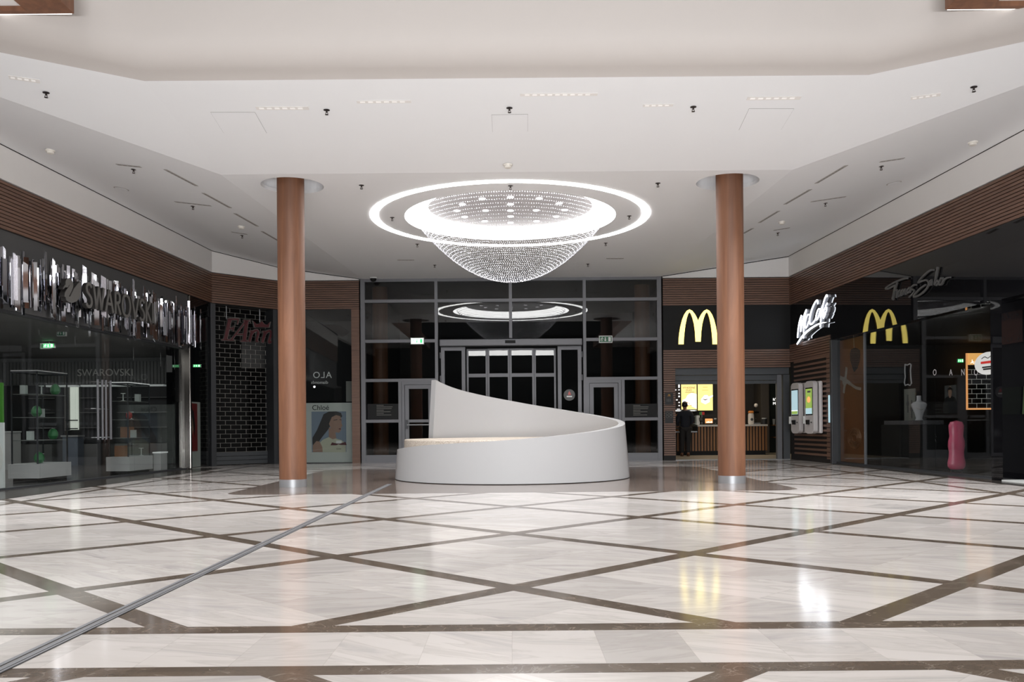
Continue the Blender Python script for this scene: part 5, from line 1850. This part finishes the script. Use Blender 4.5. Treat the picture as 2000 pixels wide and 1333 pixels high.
def person():
    bx, by = at(1339, 890, 27.9).x, 27.9
    P = lambda x, y, z: Vector((bx + x, by + y, z))
    g = thing('person', (bx, by, .01), 'person in dark jacket and trousers facing the pastry case at the counter', 'person')
    # joints: 0 pelvis
    V = [P(0, 0, .92), P(0, .01, 1.08), P(0, .015, 1.28), P(0, .02, 1.40), P(0, .04, 1.47), P(0, .06, 1.535), P(0, .075, 1.60), P(0, .075, 1.665),
         P(-.09, 0, .87), P(-.10, -.02, .48), P(-.10, .03, .09), P(-.10, -.06 + .15, .04),
         P(.09, 0, .87), P(.10, .02, .48), P(.09, -.02, .09), P(.09, .09, .04),
         P(-.18, .01, 1.37), P(-.24, .0, 1.10), P(-.19, .18, .96), P(-.18, .25, .95),
         P(.18, .01, 1.37), P(.24, .02, 1.10), P(.17, .20, 1.02), P(.16, .27, 1.03)]
    E = [(0, 1), (1, 2), (2, 3), (3, 4), (4, 5), (5, 6), (6, 7), (0, 8), (8, 9), (9, 10), (10, 11), (0, 12), (12, 13), (13, 14), (14, 15), (3, 16), (16, 17), (17, 18), (18, 19), (3, 20), (20, 21), (21, 22), (22, 23)]
    rad = [(.14, .10), (.13, .09), (.15, .10), (.13, .08), .055, .06, (.085, .095), (.06, .07), .085, .058, .04, .035, .085, .058, .04, .035, .055, .045, .035, .035, .055, .045, .035, .035]
    bdy = skin_mesh('body', V, E, rad, M['skin'], g)
    # hands with fingers
    for s_, wv in ((-1, V[19]), (1, V[23])):
        hv, he, hr = [wv, wv + Vector((0, .06, 0))], [(0, 1)], [.028, .032]
        for k in range(4):
            o_ = (k - 1.5) * .02
            b0 = len(hv)
            L_ = (.06, .075, .07, .055)[k]
            hv += [wv + Vector((o_, .09, -.002)), wv + Vector((o_, .09 + L_ * .6, -.012)), wv + Vector((o_, .09 + L_, -.03))]
            he += [(1, b0), (b0, b0 + 1), (b0 + 1, b0 + 2)]
            hr += [.0095, .009, .008]
        b0 = len(hv)
        hv += [wv + Vector((-s_ * .035, .04, .0)), wv + Vector((-s_ * .05, .075, -.015))]
        he += [(0, b0), (b0, b0 + 1)]
        hr += [.011, .009]
        skin_mesh('hand', hv, he, hr, M['skin'], g, 1)
    # clothing
    JV = [P(0, 0, .84), P(0, .01, 1.08), P(0, .015, 1.28), P(0, .02, 1.40), P(0, .035, 1.45), P(-.18, .01, 1.37), P(-.245, .0, 1.10), P(-.19, .17, .965), P(.18, .01, 1.37), P(.245, .02, 1.10), P(.17, .19, 1.02)]
    skin_mesh('jacket', JV, [(0, 1), (1, 2), (2, 3), (3, 4), (3, 5), (5, 6), (6, 7), (3, 8), (8, 9), (9, 10)], [(.185, .135), (.17, .125), (.185, .13), (.15, .10), .07, .085, .07, .05, .085, .07, .05], M['navy'], g)
    TV = [P(0, 0, .95), P(-.09, 0, .86), P(-.10, -.02, .48), P(-.10, .03, .10), P(.09, 0, .86), P(.10, .02, .48), P(.09, -.02, .10)]
    skin_mesh('trousers', TV, [(0, 1), (1, 2), (2, 3), (0, 4), (4, 5), (5, 6)], [(.16, .12), .105, .08, .07, .105, .08, .07], M['trouser'], g)
    for x, y in ((-.10, .03), (.09, -.02)):
        b = MB()
        b.lathe([(.045, .0), (.05, .02), (.047, .07), (.03, .1)], P(x, y + .05, .011), 14, sy=2.4)
        b.build('shoe', M['shoe'], g, True)
    b = MB(); b.ball(P(0, .068, 1.635), .098, 16, sx=.95, sy=1.05, sz=1.1); ho = b.build('hair', M['hair'], g, True)
    # face features on the side towards the counter
    b = MB()
    b.ball(P(0, .175, 1.58), .016, 8, sz=1.4)
    b.build('nose', M['skin'], bdy, True)
    for s_ in (-1, 1):
        b = MB(); b.ball(P(s_ * .033, .162, 1.605), .011, 8); b.build('eye', M['pale'], bdy, True)
        b = MB(); b.ball(P(s_ * .088, .075, 1.59), .024, 8, sx=.4); b.build('ear', M['skin'], bdy, True)
    b = MB(); b.ball(P(0, .165, 1.545), .02, 8, sy=.4, sz=.3); b.build('mouth', M['egg_red'], bdy, True)


person()

# ------------------------------------------------------------------ wall_right : slatted end, kiosks, script sign, dark shop
gr = lambda px, py=800, o=0.0: WR.st(px, py, o)[0]
T_S = gr(1624)                                       # end of the slatted part
g = struct('trim_14', WR.p((T_S + WR.len) / 2, 0))
zs_top = 3.22
b = MB(); WR.slab(b, T_S, WR.len, 0, zs_top, -.15, 0); b.build('slat_backing', M['slat_back'], g)
b = MB()
slats(b, WR, T_S, WR.len - .03, 2.72, zs_top, .062, 0, .035)
k = .17
while k < 2.7:
    WR.slab(b, T_S, WR.len - .35, k, k + .055, 0, .035)
    k += .125
k = .1
while k < 2.68:
    WR.slab(b, T_S, T_S + .22, k, k + .045, 0.0351, .036)
    k += .062
b.build('timber_slats', M['slat'], g)
# black fascia
b = MB(); WR.slab(b, 0, T_S, 3.08, ZT0, -.2, .015); WR.slab(b, T_S, WR.len, zs_top, ZT0, -.2, .01)
tag(b.build('wall_right', M['gloss_black']), kind='structure')
b = MB(); WR.slab(b, T_S - .14, T_S - .02, 0, 3.08, -.2, .05)
tag(b.build('trim_15', M['alu_dark'], bevel=.01), kind='structure')

# lit script sign : strokes pushed out from the wall on short returns
g = thing('script_sign', WR.px(1587, 620, .12), 'white glowing handwritten sign projecting from the black wall over the ordering kiosks', 'lit sign')
q2 = lambda x, y, o: WR.px(1540 + x / 11.11, 570 + y / 11.11, o)
mc = [
    ([(190, 1005), (200, 850), (230, 660), (275, 515)], [26, 30, 34, 30]), ([(272, 520), (262, 690), (258, 870)], [34, 40, 30]), ([(258, 870), (290, 700), (335, 510), (382, 390)], [26, 34, 38, 26]), ([(382, 390), (348, 560), (325, 770), (318, 1015)], [34, 38, 38, 22]),
    ([(437, 500), (405, 510), (365, 620), (350, 730), (372, 785), (405, 730), (432, 640)], [28, 24, 26, 30, 30, 26, 18]),
    ([(628, 275), (622, 190), (570, 235), (500, 390), (455, 570), (455, 680), (495, 705), (555, 640), (600, 540)], [20, 34, 30, 40, 46, 44, 34, 28, 20]),
    ([(690, 380), (640, 385), (595, 510), (590, 610), (635, 570), (688, 390), (688, 560)], [26, 24, 26, 28, 26, 28, 22]),
    ([(838, 115), (825, 75), (785, 140), (742, 290), (705, 520), (680, 775)], [20, 30, 28, 32, 34, 24]), ([(700, 415), (790, 385)], [18, 14]),
    ([(765, 485), (812, 430), (822, 345), (782, 360), (752, 470), (750, 575), (800, 480)], [22, 24, 22, 22, 28, 26, 14]), ([(800, 310), (838, 250)], [26, 22]),
    ([(180, 1140), (240, 1050), (330, 930), (460, 815), (600, 725), (700, 685), (812, 665)], [30, 40, 48, 40, 30, 20, 8])]
sc2 = 1 / 11.11 / F * 23.4 * 1.0
for d0, dd, mm, nm in ((.13, .012, 'm_white', 'lit_stroke'), (.117, .10, 'letter_side', 'stroke_return')):
    for pts, ws in mc:
        b = MB(); b.ribbon([q2(x, y, d0) for x, y in pts], [w_ * sc2 for w_ in ws], WR.u, (0, 0, 1), WR.n * -dd, smooth=5); b.build(nm, M[mm], g)

# dim script sign on the dark shop
g = thing('shop_name_sign', WR.px(1795, 557, .06), 'unlit grey handwritten sign on the black fascia of the corner shop', 'shop sign')
q3 = lambda x, y, o: WR.px(1720 + x / 12.5, 510 + y / 12.5, o)
ts_ = [
    ([(645, 425), (560, 435), (380, 500), (200, 600), (105, 675), (190, 670), (300, 610), (345, 590)], 34), ([(390, 515), (355, 650), (320, 800), (285, 955)], 40), ([(335, 610), (300, 800), (270, 940)], 34),
    ([(275, 935), (330, 760), (385, 715), (370, 905)], 26), ([(450, 710), (415, 780), (420, 870), (465, 830), (470, 740), (450, 710)], 22), ([(490, 860), (505, 700)], 24), ([(500, 770), (540, 690), (540, 835)], 22), ([(545, 760), (590, 680), (590, 810), (620, 790)], 22),
    ([(700, 640), (645, 700), (645, 780), (690, 740), (720, 650), (700, 780)], 26), ([(860, 590), (795, 590), (725, 665), (800, 720), (770, 800), (680, 885)], 28),
    ([(1285, 225), (1215, 225), (1100, 300), (970, 430), (900, 530), (1000, 490), (1110, 470), (1155, 530), (1130, 640), (1030, 760), (900, 850), (790, 872), (850, 780), (960, 670), (1085, 585)], 32),
    ([(1245, 460), (1190, 490), (1175, 600), (1240, 480), (1225, 600)], 26), ([(1375, 150), (1340, 350), (1300, 590)], 44), ([(1310, 590), (1370, 470), (1400, 540), (1340, 600)], 26), ([(1450, 420), (1410, 560), (1470, 570), (1510, 430), (1450, 420)], 28), ([(1480, 580), (1535, 470), (1600, 415), (1690, 400)], 24)]
sc3 = 1 / 12.5 / F * 18.8 * 1.25
for i, (pts, w_) in enumerate(ts_):
    b = MB(); b.ribbon([q3(x, y, .07) for x, y in pts], w_ * sc3, WR.u, (0, 0, 1), WR.n * -.03, smooth=5); b.build('script_stroke', M['panel_grey'], g)

# ordering kiosks
def kiosk(t0, t1, label, scr):
    zb, zt = .74, 2.10
    wd = t1 - t0
    g = thing('ordering_kiosk', WR.p((t0 + t1) / 2, 0, .1), label, 'ordering kiosk', 'ordering kiosks on the slatted wall')
    b = MB()
    rr_ = wd * .32
    pts = []
    for cx_, cz_, a0 in ((t1 - rr_, zt - rr_, 0), (t0 + rr_, zt - rr_, 90), (t0 + rr_, zb + rr_, 180), (t1 - rr_, zb + rr_, 270)):
        for k in range(7):
            a = math.radians(a0 + 15 * k)
            pts.append(WR.p(cx_ + rr_ * math.cos(a), cz_ + rr_ * .55 * math.sin(a) + (rr_ * .45 if a0 < 180 else -rr_ * .45), .28))
    b.prism(pts, WR.n * -.11); b.build('housing', M['kiosk'], g, bevel=.012)
    b = MB(); WR.slab(b, t0 + .12, t1 - .05, zb + .08, zt - .08, .02, .17); b.build('bracket', M['shutter'], g)
    b = MB(); WR.slab(b, t0 - .02, t1 - .02, zb + .01, zt - .01, .037, .13); b.build('wall_plate', M['kiosk'], g, bevel=.03)
    b = MB(); WR.slab(b, t0 + .05, t1 - .05, 1.22, 1.93, .2805, .287); bz = b.build('screen_bezel', M['screen_black'], g)
    b = MB(); WR.slab(b, t0 + .075, t1 - .075, 1.25, 1.90, .2875, .291); b.build('screen', M[scr], bz)
    if scr == 'screen_green':
        b = MB(); WR.slab(b, t0 + .075, t1 - .075, 1.25, 1.40, .2912, .293); b.build('screen_footer', M['screen_blue'], bz)
        b = MB(); WR.slab(b, t0 + .16, t1 - .2, 1.8, 1.85, .2912, .293); b.build('screen_headline', M['print_grey'], bz)
        b = MB(); b.prism([WR.p((t0 + t1) / 2 + .11 * math.cos(k * math.pi / 8), 1.62 + .08 * math.sin(k * math.pi / 8), .2912) for k in range(16)], WR.n * .002); b.build('screen_picture', M['screen_orange'], bz)
    else:
        b = MB(); WR.slab(b, t0 + .09, t1 - .09, 1.26, 1.34, .2912, .293); b.build('screen_footer', M['screen_green'], bz)
        b = MB(); WR.slab(b, t0 + .076, t1 - .076, 1.345, 1.36, .2912, .293); b.build('screen_glint', M['screen_white'], bz)
    b = MB(); WR.slab(b, t0 + .26, t0 + .37, .98, 1.10, .2805, .34); b.build('card_reader', M['satin_black'], g)
    b = MB(); WR.slab(b, t0 + .12, t0 + .18, 1.02, 1.05, .2805, .288); b.build('scanner_window', M['satin_black'], g)
    b = MB(); WR.slab(b, t1 - .1, t1 - .05, 1.04, 1.10, .2805, .288); b.build('contact_mark', M['satin_black'], g)
    b = MB(); b.obox(WR.p(t1 + .0, 1.0, .24), WR.u * .03, WR.n * .09, (0, 0, .2)); b.build('leaflet_holder', M['pale'], g)
    return g


kt = lambda Y_: (Y_ - 6.3) / WR.u.y
kiosk(kt(22.63), kt(23.2), 'white ordering kiosk with green picture screen, the one next to the steel post', 'screen_green')
kiosk(kt(23.62), kt(24.22), 'white ordering kiosk with pale blue screen, the one deeper in the corner', 'screen_blue')
b = MB(); t, z = WR.st(1623.5, 800, .05)
WR.slab(b, T_S - .016, T_S + .03, WR.st(1623, 826, .06)[1], WR.st(1623, 772, .06)[1], .036, .07)
tag(b.build('status_light', M['screen_blue']), 'slim pale blue light panel on the post beside the kiosk', 'light panel')

# dark shop glass
T_P = gr(1938)                                       # black pier
w3 = struct('window_3', WR.p((T_P + T_S) / 2, 0))
te_ = [gr(1689, 800, -.1), gr(1826, 800, -.1)]
ed = [T_P] + sorted(te_) + [T_S - .14]
for a, c in zip(ed[:-1], ed[1:]):
    b = MB(); WR.slab(b, a + .006, c - .006, .05, 3.08, -.112, -.1); b.build('pane', M['glass'], w3)
b = MB(); WR.slab(b, T_P, T_S - .14, 0, .05, -.14, -.06); b.build('sill', M['alu_dark'], w3)
b = MB(); WR.slab(b, te_[0] - .02, te_[0] + .02, .05, 3.08, -.14, -.085); b.build('glass_post', M['alu'], w3)
b = MB(); WR.slab(b, gr(1960), T_P, 0, 3.08, -.9, .02)
tag(b.build('wall_right_pier', M['gloss_black']), kind='structure')
# room
b = MB()
b.box((13.2, 5, .01), (13.3, 24, 3.1)); b.box((8.2, 24.0, .01), (13.3, 24.1, 3.1))
tag(b.build('wall_charm_shop', M['dark_wall']), kind='structure')
b = MB(); b.prism([(8.75, 5, 3.1), (8.1, 24, 3.1), (13.3, 24, 3.1), (13.3, 5, 3.1)], (0, 0, .05)); tag(b.build('ceiling_charm_shop', M['dark_wall']), kind='structure')
b = MB(); b.prism([(8.75, 5, .002), (8.15, 24, .002), (13.3, 24, .002), (13.3, 5, .002)], (0, 0, .004)); tag(b.build('floor_charm_shop', M['black']), kind='structure')

# tall jewellery banner in the window
ta, tb2 = gr(1641, 800, -.16), gr(1686, 800, -.16)
t0, t1 = min(ta, tb2), max(ta, tb2)
g = thing('jewellery_banner', WR.p((t0 + t1) / 2, 0, -.16), 'tall orange brown banner with jewellery pictures behind the shop glass', 'banner')
b = MB(); WR.slab(b, t0, t1, .06, 3.05, -.18, -.165); b.build('cloth', M['orange_print'], g)
q5 = lambda x, y, o=-.1645: WR.px(1640 + x / 4.76, 640 + y / 4.76, o)
b = MB(); b.prism([q5(x, y) for x, y in ((95, 240), (110, 200), (140, 190), (165, 195), (188, 210), (192, 260), (185, 320), (165, 380), (135, 415), (118, 370), (100, 310))], WR.n * .004); b.build('heart_picture', mat('dark_gem', (40, 34, 32), .25, noise=.5, nscale=40), g)
b = MB(); b.ribbon([q5(135, 190), q5(130, 80)], .02, WR.u, (0, 0, 1), WR.n * .004, 0); b.build('chain_picture', M['silver_print'], g)
b = MB()
for pts, w_ in (([(65, 370), (55, 470), (38, 610)], .11), ([(5, 468), (50, 490), (95, 520)], .10), ([(95, 520), (150, 560), (200, 572)], .07)):
    b.ribbon([q5(x, y) for x, y in pts], w_, WR.u, (0, 0, 1), WR.n * .004, 3)
b.prism([q5(48 + 22 * math.cos(k * math.pi / 8), 500 + 42 * math.sin(k * math.pi / 8)) for k in range(16)], WR.n * .005)
b.build('cross_picture', M['silver_print'], g)
b = MB()
for k in range(5):
    b.tube([q5(140 + 62 * math.cos(a * math.pi / 10) * (1 - .16 * k), 1030 + 95 * math.sin(a * math.pi / 10) * (1 - .16 * k)) for a in range(21)], .013, 5, False)
b.build('ring_picture', M['bronze_print'], g)
b = MB(); b.ribbon([q5(x, y) for x, y in ((48, 1182), (90, 1185), (70, 1215), (100, 1195), (120, 1190), (110, 1212), (150, 1210))], .025, WR.u, (0, 0, 1), WR.n * .003, 3); b.build('script_mark', M['bronze_print'], g)

g = thing('painted_sign_reflection', WR.px(1856, 735, -.09), 'painted sign reflection, thin pale widely spaced capitals on the dark glass over the portrait poster', 'lettering')  # modelled letters stand for a sign mirrored in the glass
for ch, x_ in (('O', 1822), ('A', 1854), ('N', 1877), ('O', 1902)):
    text('letter', ch, M['mannequin'], WR.px(x_, 734, -.098), -WR.u, (0, 0, 1), .17, g, .003)
# cabinets, posters and busts in the dark shop
p = WR.px(1772, 800, -.55)
g = thing('window_plinth', (p.x, p.y, 0), 'black window plinth with silver glitter edge behind the dark glass', 'plinth')
ta, tb2 = sorted((gr(1742, 830, -.5), gr(1800, 830, -.5)))
b = MB(); WR.slab(b, ta - .3, tb2 + .1, .01, .96, -1.0, -.3); b.build('body', M['satin_black'], g)
b = MB(); WR.slab(b, ta, tb2, .961, 1.05, -.98, -.32); b.build('glitter_bed', mat('glitter', (90, 88, 90), .4, .5, noise=.7, nscale=60), g)
c1, c2 = WR.px(1769, 800, -.7), WR.px(1786, 762, -.7)
g = thing('watch_poster', c1, 'grey window poster of watches standing on the glitter plinth', 'poster')
ta, tb2 = sorted((gr(1766, 800, -.7), gr(1787, 800, -.7)))
b = MB(); WR.slab(b, ta, tb2, 1.051, WR.st(1776, 760, -.7)[1], -.72, -.7); b.build('board', M['print_grey'], g)
b = MB()
for fx, fz in ((.3, .5), (.65, .75)):
    t = ta + (tb2 - ta) * fx
    z = 1.05 + .5 * fz
    b.prism([WR.p(t + .06 * math.cos(k * math.pi / 8), z + .06 * math.sin(k * math.pi / 8), -.6995) for k in range(16)], WR.n * .003)
    b.prism([WR.p(t + dx, z + dz, -.6996) for dx, dz in ((-.03, -.2), (.03, -.2), (.03, .2), (-.03, .2))], WR.n * .002)
b.build('watch_picture', M['panel_grey'], g)


def bust(px_, Y_off, label):
    p = WR.px(px_, 800, Y_off)
    g = thing('necklace_bust', (p.x, p.y, 1.05), label, 'display bust')
    b = MB(); b.lathe([(.09, 1.051), (.07, 1.10), (.10, 1.22), (.165, 1.36), (.17, 1.40), (.13, 1.435), (.06, 1.46), (.048, 1.50), (.05, 1.58), (.001, 1.585)], (p.x, p.y, 0), 20, sy=.6); b.build('torso', M['mannequin'], g, True)
    b = MB(); b.tube([(p.x + .09 * math.cos(a), p.y - .06 + .02 * math.sin(a), 1.34 - .06 * abs(math.sin(a))) for a in [math.pi + k * math.pi / 8 for k in range(9)]], .006, 6, False); b.build('necklace', M['silver_print'], g)


bust(1795, -.62, 'grey necklace bust on the plinth beside the watch poster')
p = WR.px(1857, 812, -1.3)
g = thing('portrait_poster', p, 'dark portrait poster of a person in black hanging inside the corner shop', 'poster')
ta, tb2 = sorted((gr(1845, 790, -1.3), gr(1867, 790, -1.3)))
z0_, z1_ = WR.st(1856, 808, -1.3)[1], WR.st(1856, 753, -1.3)[1]
b = MB(); WR.slab(b, ta, tb2, z0_, z1_, -1.32, -1.3); b.build('board', M['panel_grey'], g)
tm = (ta + tb2) / 2
b = MB(); b.prism([WR.p(tm + dx, z0_ + dz * (z1_ - z0_), -1.2995) for dx, dz in ((-.28, 0), (-.28, .35), (-.2, .55), (-.06, .62), (.06, .62), (.2, .55), (.28, .35), (.28, 0))], WR.n * .003); b.build('figure_body', M['black'], g)
b = MB(); b.prism([WR.p(tm + .07 * math.cos(k * math.pi / 8), z0_ + .76 * (z1_ - z0_) + .13 * math.sin(k * math.pi / 8), -1.2994) for k in range(16)], WR.n * .004); b.build('figure_face', M['skin_print'], g)
b = MB(); b.prism([WR.p(tm + dx, z0_ + dz * (z1_ - z0_), -1.2993) for dx, dz in ((-.09, .74), (-.09, .88), (0, .95), (.09, .88), (.09, .74), (.06, .84), (-.06, .84))], WR.n * .005); b.build('figure_hair', M['hair'], g)

# lit back window of the shop with tiled wall and orange band
YW = 23.6
p, q = at(1889, 798, YW), at(1949, 690, YW)
za, zb2, zc2 = at(1889, 713, YW).z, at(1889, 703, YW).z, q.z
g = thing('back_window', (p.x, YW, p.z), 'lit window to a dark tiled wall under an orange band inside the corner shop', 'window')
b = MB(); b.box((p.x, YW, p.z), (q.x, YW + .05, za)); b.build('tiled_wall', M['dark_wall'], g)
b = MB()
rows = 9
rh = (za - p.z) / rows
for i in range(rows + 1):
    b.box((p.x, YW - .004, p.z + i * rh - .006), (q.x, YW, p.z + i * rh + .006))
    if i < rows:
        k = p.x + (.12 if i % 2 else .25)
        while k < q.x:
            b.box((k, YW - .004, p.z + i * rh), (k + .012, YW, p.z + (i + 1) * rh)); k += .26
b.build('tile_joints', M['lit_mortar'], g)
b = MB(); b.box((p.x, YW - .03, zb2), (q.x, YW, zc2)); b.build('orange_band', M['orange_lit'], g)
b = MB(); b.box((p.x, YW - .03, za), (q.x, YW, zb2)); b.build('patterned_band', M['orange_lit'], g)
b = MB()
for k in range(26):
    x_, z_ = R.uniform(p.x + .03, q.x - .03), R.uniform(za + .02, zb2 - .02)
    a = R.uniform(0, math.pi)
    b.obox((x_, YW - .034, z_), (.05 * math.cos(a), 0, .05 * math.sin(a)), (-.014 * math.sin(a), 0, .014 * math.cos(a)), (0, .003, 0))
b.build('band_flecks', M['screen_white'], g)
b = MB(); b.box((p.x - .03, YW - .05, p.z - .04), (q.x, YW, p.z)); b.box((p.x - .03, YW - .05, p.z), (p.x, YW, zc2)); b.build('edge_light', M['screen_orange'], g)
exit_box('exit_sign', 1870, 701, 1882, 709, 22.6, 1, 'lit green exit sign inside the dark corner shop')

# tall pink gummy-bear figure simplified to a plain rounded form
p = WR.px(1868, 870, -.5)
z0_, z1_ = max(.02, WR.st(1868, 918, -.5)[1]), WR.st(1868, 822, -.5)[1]
H_ = z1_ - z0_
b = MB()
prof = [(.001, 0), (.13, .01), (.17, .06), (.175, .14), (.15, .26), (.145, .36), (.165, .48), (.16, .58), (.135, .68), (.145, .80), (.15, .9), (.12, .97), (.001, 1.0)]
b.lathe([(r_, z0_ + H_ * t) for r_, t in prof], (p.x, p.y, 0), 24, sy=.5)
g = thing('gummy_figure', (p.x, p.y, 0), 'tall pink wavy balloon form standing behind the dark shop glass', 'gummy')
b.build('gummy', M['pink'], g, True)
b = MB(); b.lathe([(.12, .007), (.12, z0_)], (p.x, p.y, 0), 20, sy=.6); b.build('foot_plate', M['black'], g, True)

# white bear-free outline frame: plain wavy neon tube
b = MB()
pts = [(608, 345), (630, 350), (652, 338), (664, 345), (658, 400), (662, 470), (668, 520), (655, 540), (634, 530), (610, 540), (602, 515), (610, 460), (606, 400), (608, 345)]
b.tube([WR.px(1640 + x / 4.76, 640 + y / 4.76, -.3) for x, y in pts], .014, 8, False)
tag(b.build('wall_outline', M['mannequin'], None, True), 'pale wavy outline sticker on the dark glass above the watch poster', 'sticker')

# round promotion disc at the pier
c = WR.px(1929, 710, -.04)
g = thing('round_sign', c, 'white oval promotion disc with red print on the glass by the black pier', 'sign')
b = MB(); b.prism([WR.p((c - WR.a).dot(WR.u) + .42 * math.cos(k * math.pi / 16), c.z + .2 * math.sin(k * math.pi / 16), -.06) for k in range(32)], WR.n * .012); b.build('disc', M['pale'], g)
t0 = (c - WR.a).dot(WR.u)
b = MB(); WR.slab(b, t0 - .22, t0 + .22, c.z + .0, c.z + .04, -.0475, -.045); b.build('red_print', M['red'], g)
b = MB(); WR.slab(b, t0 - .15, t0 + .15, c.z - .11, c.z - .085, -.0475, -.045); WR.slab(b, t0 - .18, t0 + .18, c.z - .075, c.z - .05, -.0475, -.045); b.build('small_print', M['satin_black'], g)
b = MB(); b.ribbon([WR.p(t0 + a, c.z + e_, -.0475) for a, e_ in ((.2, .09), (.1, .12), (.0, .09), (-.08, .12), (-.2, .10))], .012, WR.u, (0, 0, 1), WR.n * .002, 3); b.build('script_mark', M['satin_black'], g)

# next shop, cut by the frame edge
b = MB()
tz0, tz1 = 0.2, gr(1962)
WR.slab(b, tz0, tz1, .12, 3.08, -.5, -.4)
tag(b.build('wall_right_next', M['black']), kind='structure')
g = thing('patterned_fascia', WR.p(tz1 - 1, 2.4, -.3), 'dim orange shopfront band with white flecks at the frame edge', 'shop fascia')
zA = [WR.st(1975, y, -.35)[1] for y in (609, 625, 656, 671)]
b = MB(); WR.slab(b, tz0, tz1, zA[2], zA[1], -.398, -.36); b.build('plain_band', M['orange_dim'], g)
b = MB(); WR.slab(b, tz0, tz1, zA[1], zA[0], -.398, -.362); WR.slab(b, tz0, tz1, zA[3], zA[2], -.398, -.362); b.build('fleck_band', M['orange_dim'], g)
b = MB()
for k in range(150):
    t = R.uniform(tz1 - 4, tz1 - .05); z0_, z1_ = R.choice(((zA[1], zA[0]), (zA[3], zA[2])))
    z = R.uniform(z0_ + .02, z1_ - .02); a = R.uniform(0, math.pi)
    b.obox(WR.p(t, z, -.3618), WR.u * .05 * math.cos(a) + Vector((0, 0, .05 * math.sin(a))), WR.u * -.016 * math.sin(a) + Vector((0, 0, .016 * math.cos(a))), WR.n * .003)
b.build('flecks', M['print_grey'], g)
g = thing('dust_sheet', WR.p(tz1 - 1.2, .6, -.3), 'dark green sheet covering the display of the shop at the frame edge', 'cover')
b = MB()
ns = 40
top, bot = WR.st(1975, 757, -.34)[1], WR.st(1975, 810, -.34)[1]
vs, fs = [], []
for i in range(ns + 1):
    t = tz0 + (tz1 - tz0) * i / ns
    o = -.345 + .01 * math.sin(i * 1.3)
    for z, dd in ((top, 0), ((top + bot) / 2, .015), (bot, .03), (bot, -.03), (top, -.03)):
        vs.append(WR.p(t, z, o + dd))
for i in range(ns):
    for k in range(5):
        a, d = i * 5 + k, i * 5 + (k + 1) % 5
        fs.append((a, d, d + 5, a + 5))
fs += [(4, 3, 2, 1, 0), tuple(ns * 5 + k for k in range(5))]
b.add(vs, fs); b.build('sheet', M['green_cloth'], g, True)
b = MB(); WR.slab(b, tz0, tz1, .0045, WR.st(1980, 940, .05)[1], -.3, .06)
tag(b.build('white_plinth', M['pale']), 'low white stone step at the foot of the shop cut by the frame', 'step')
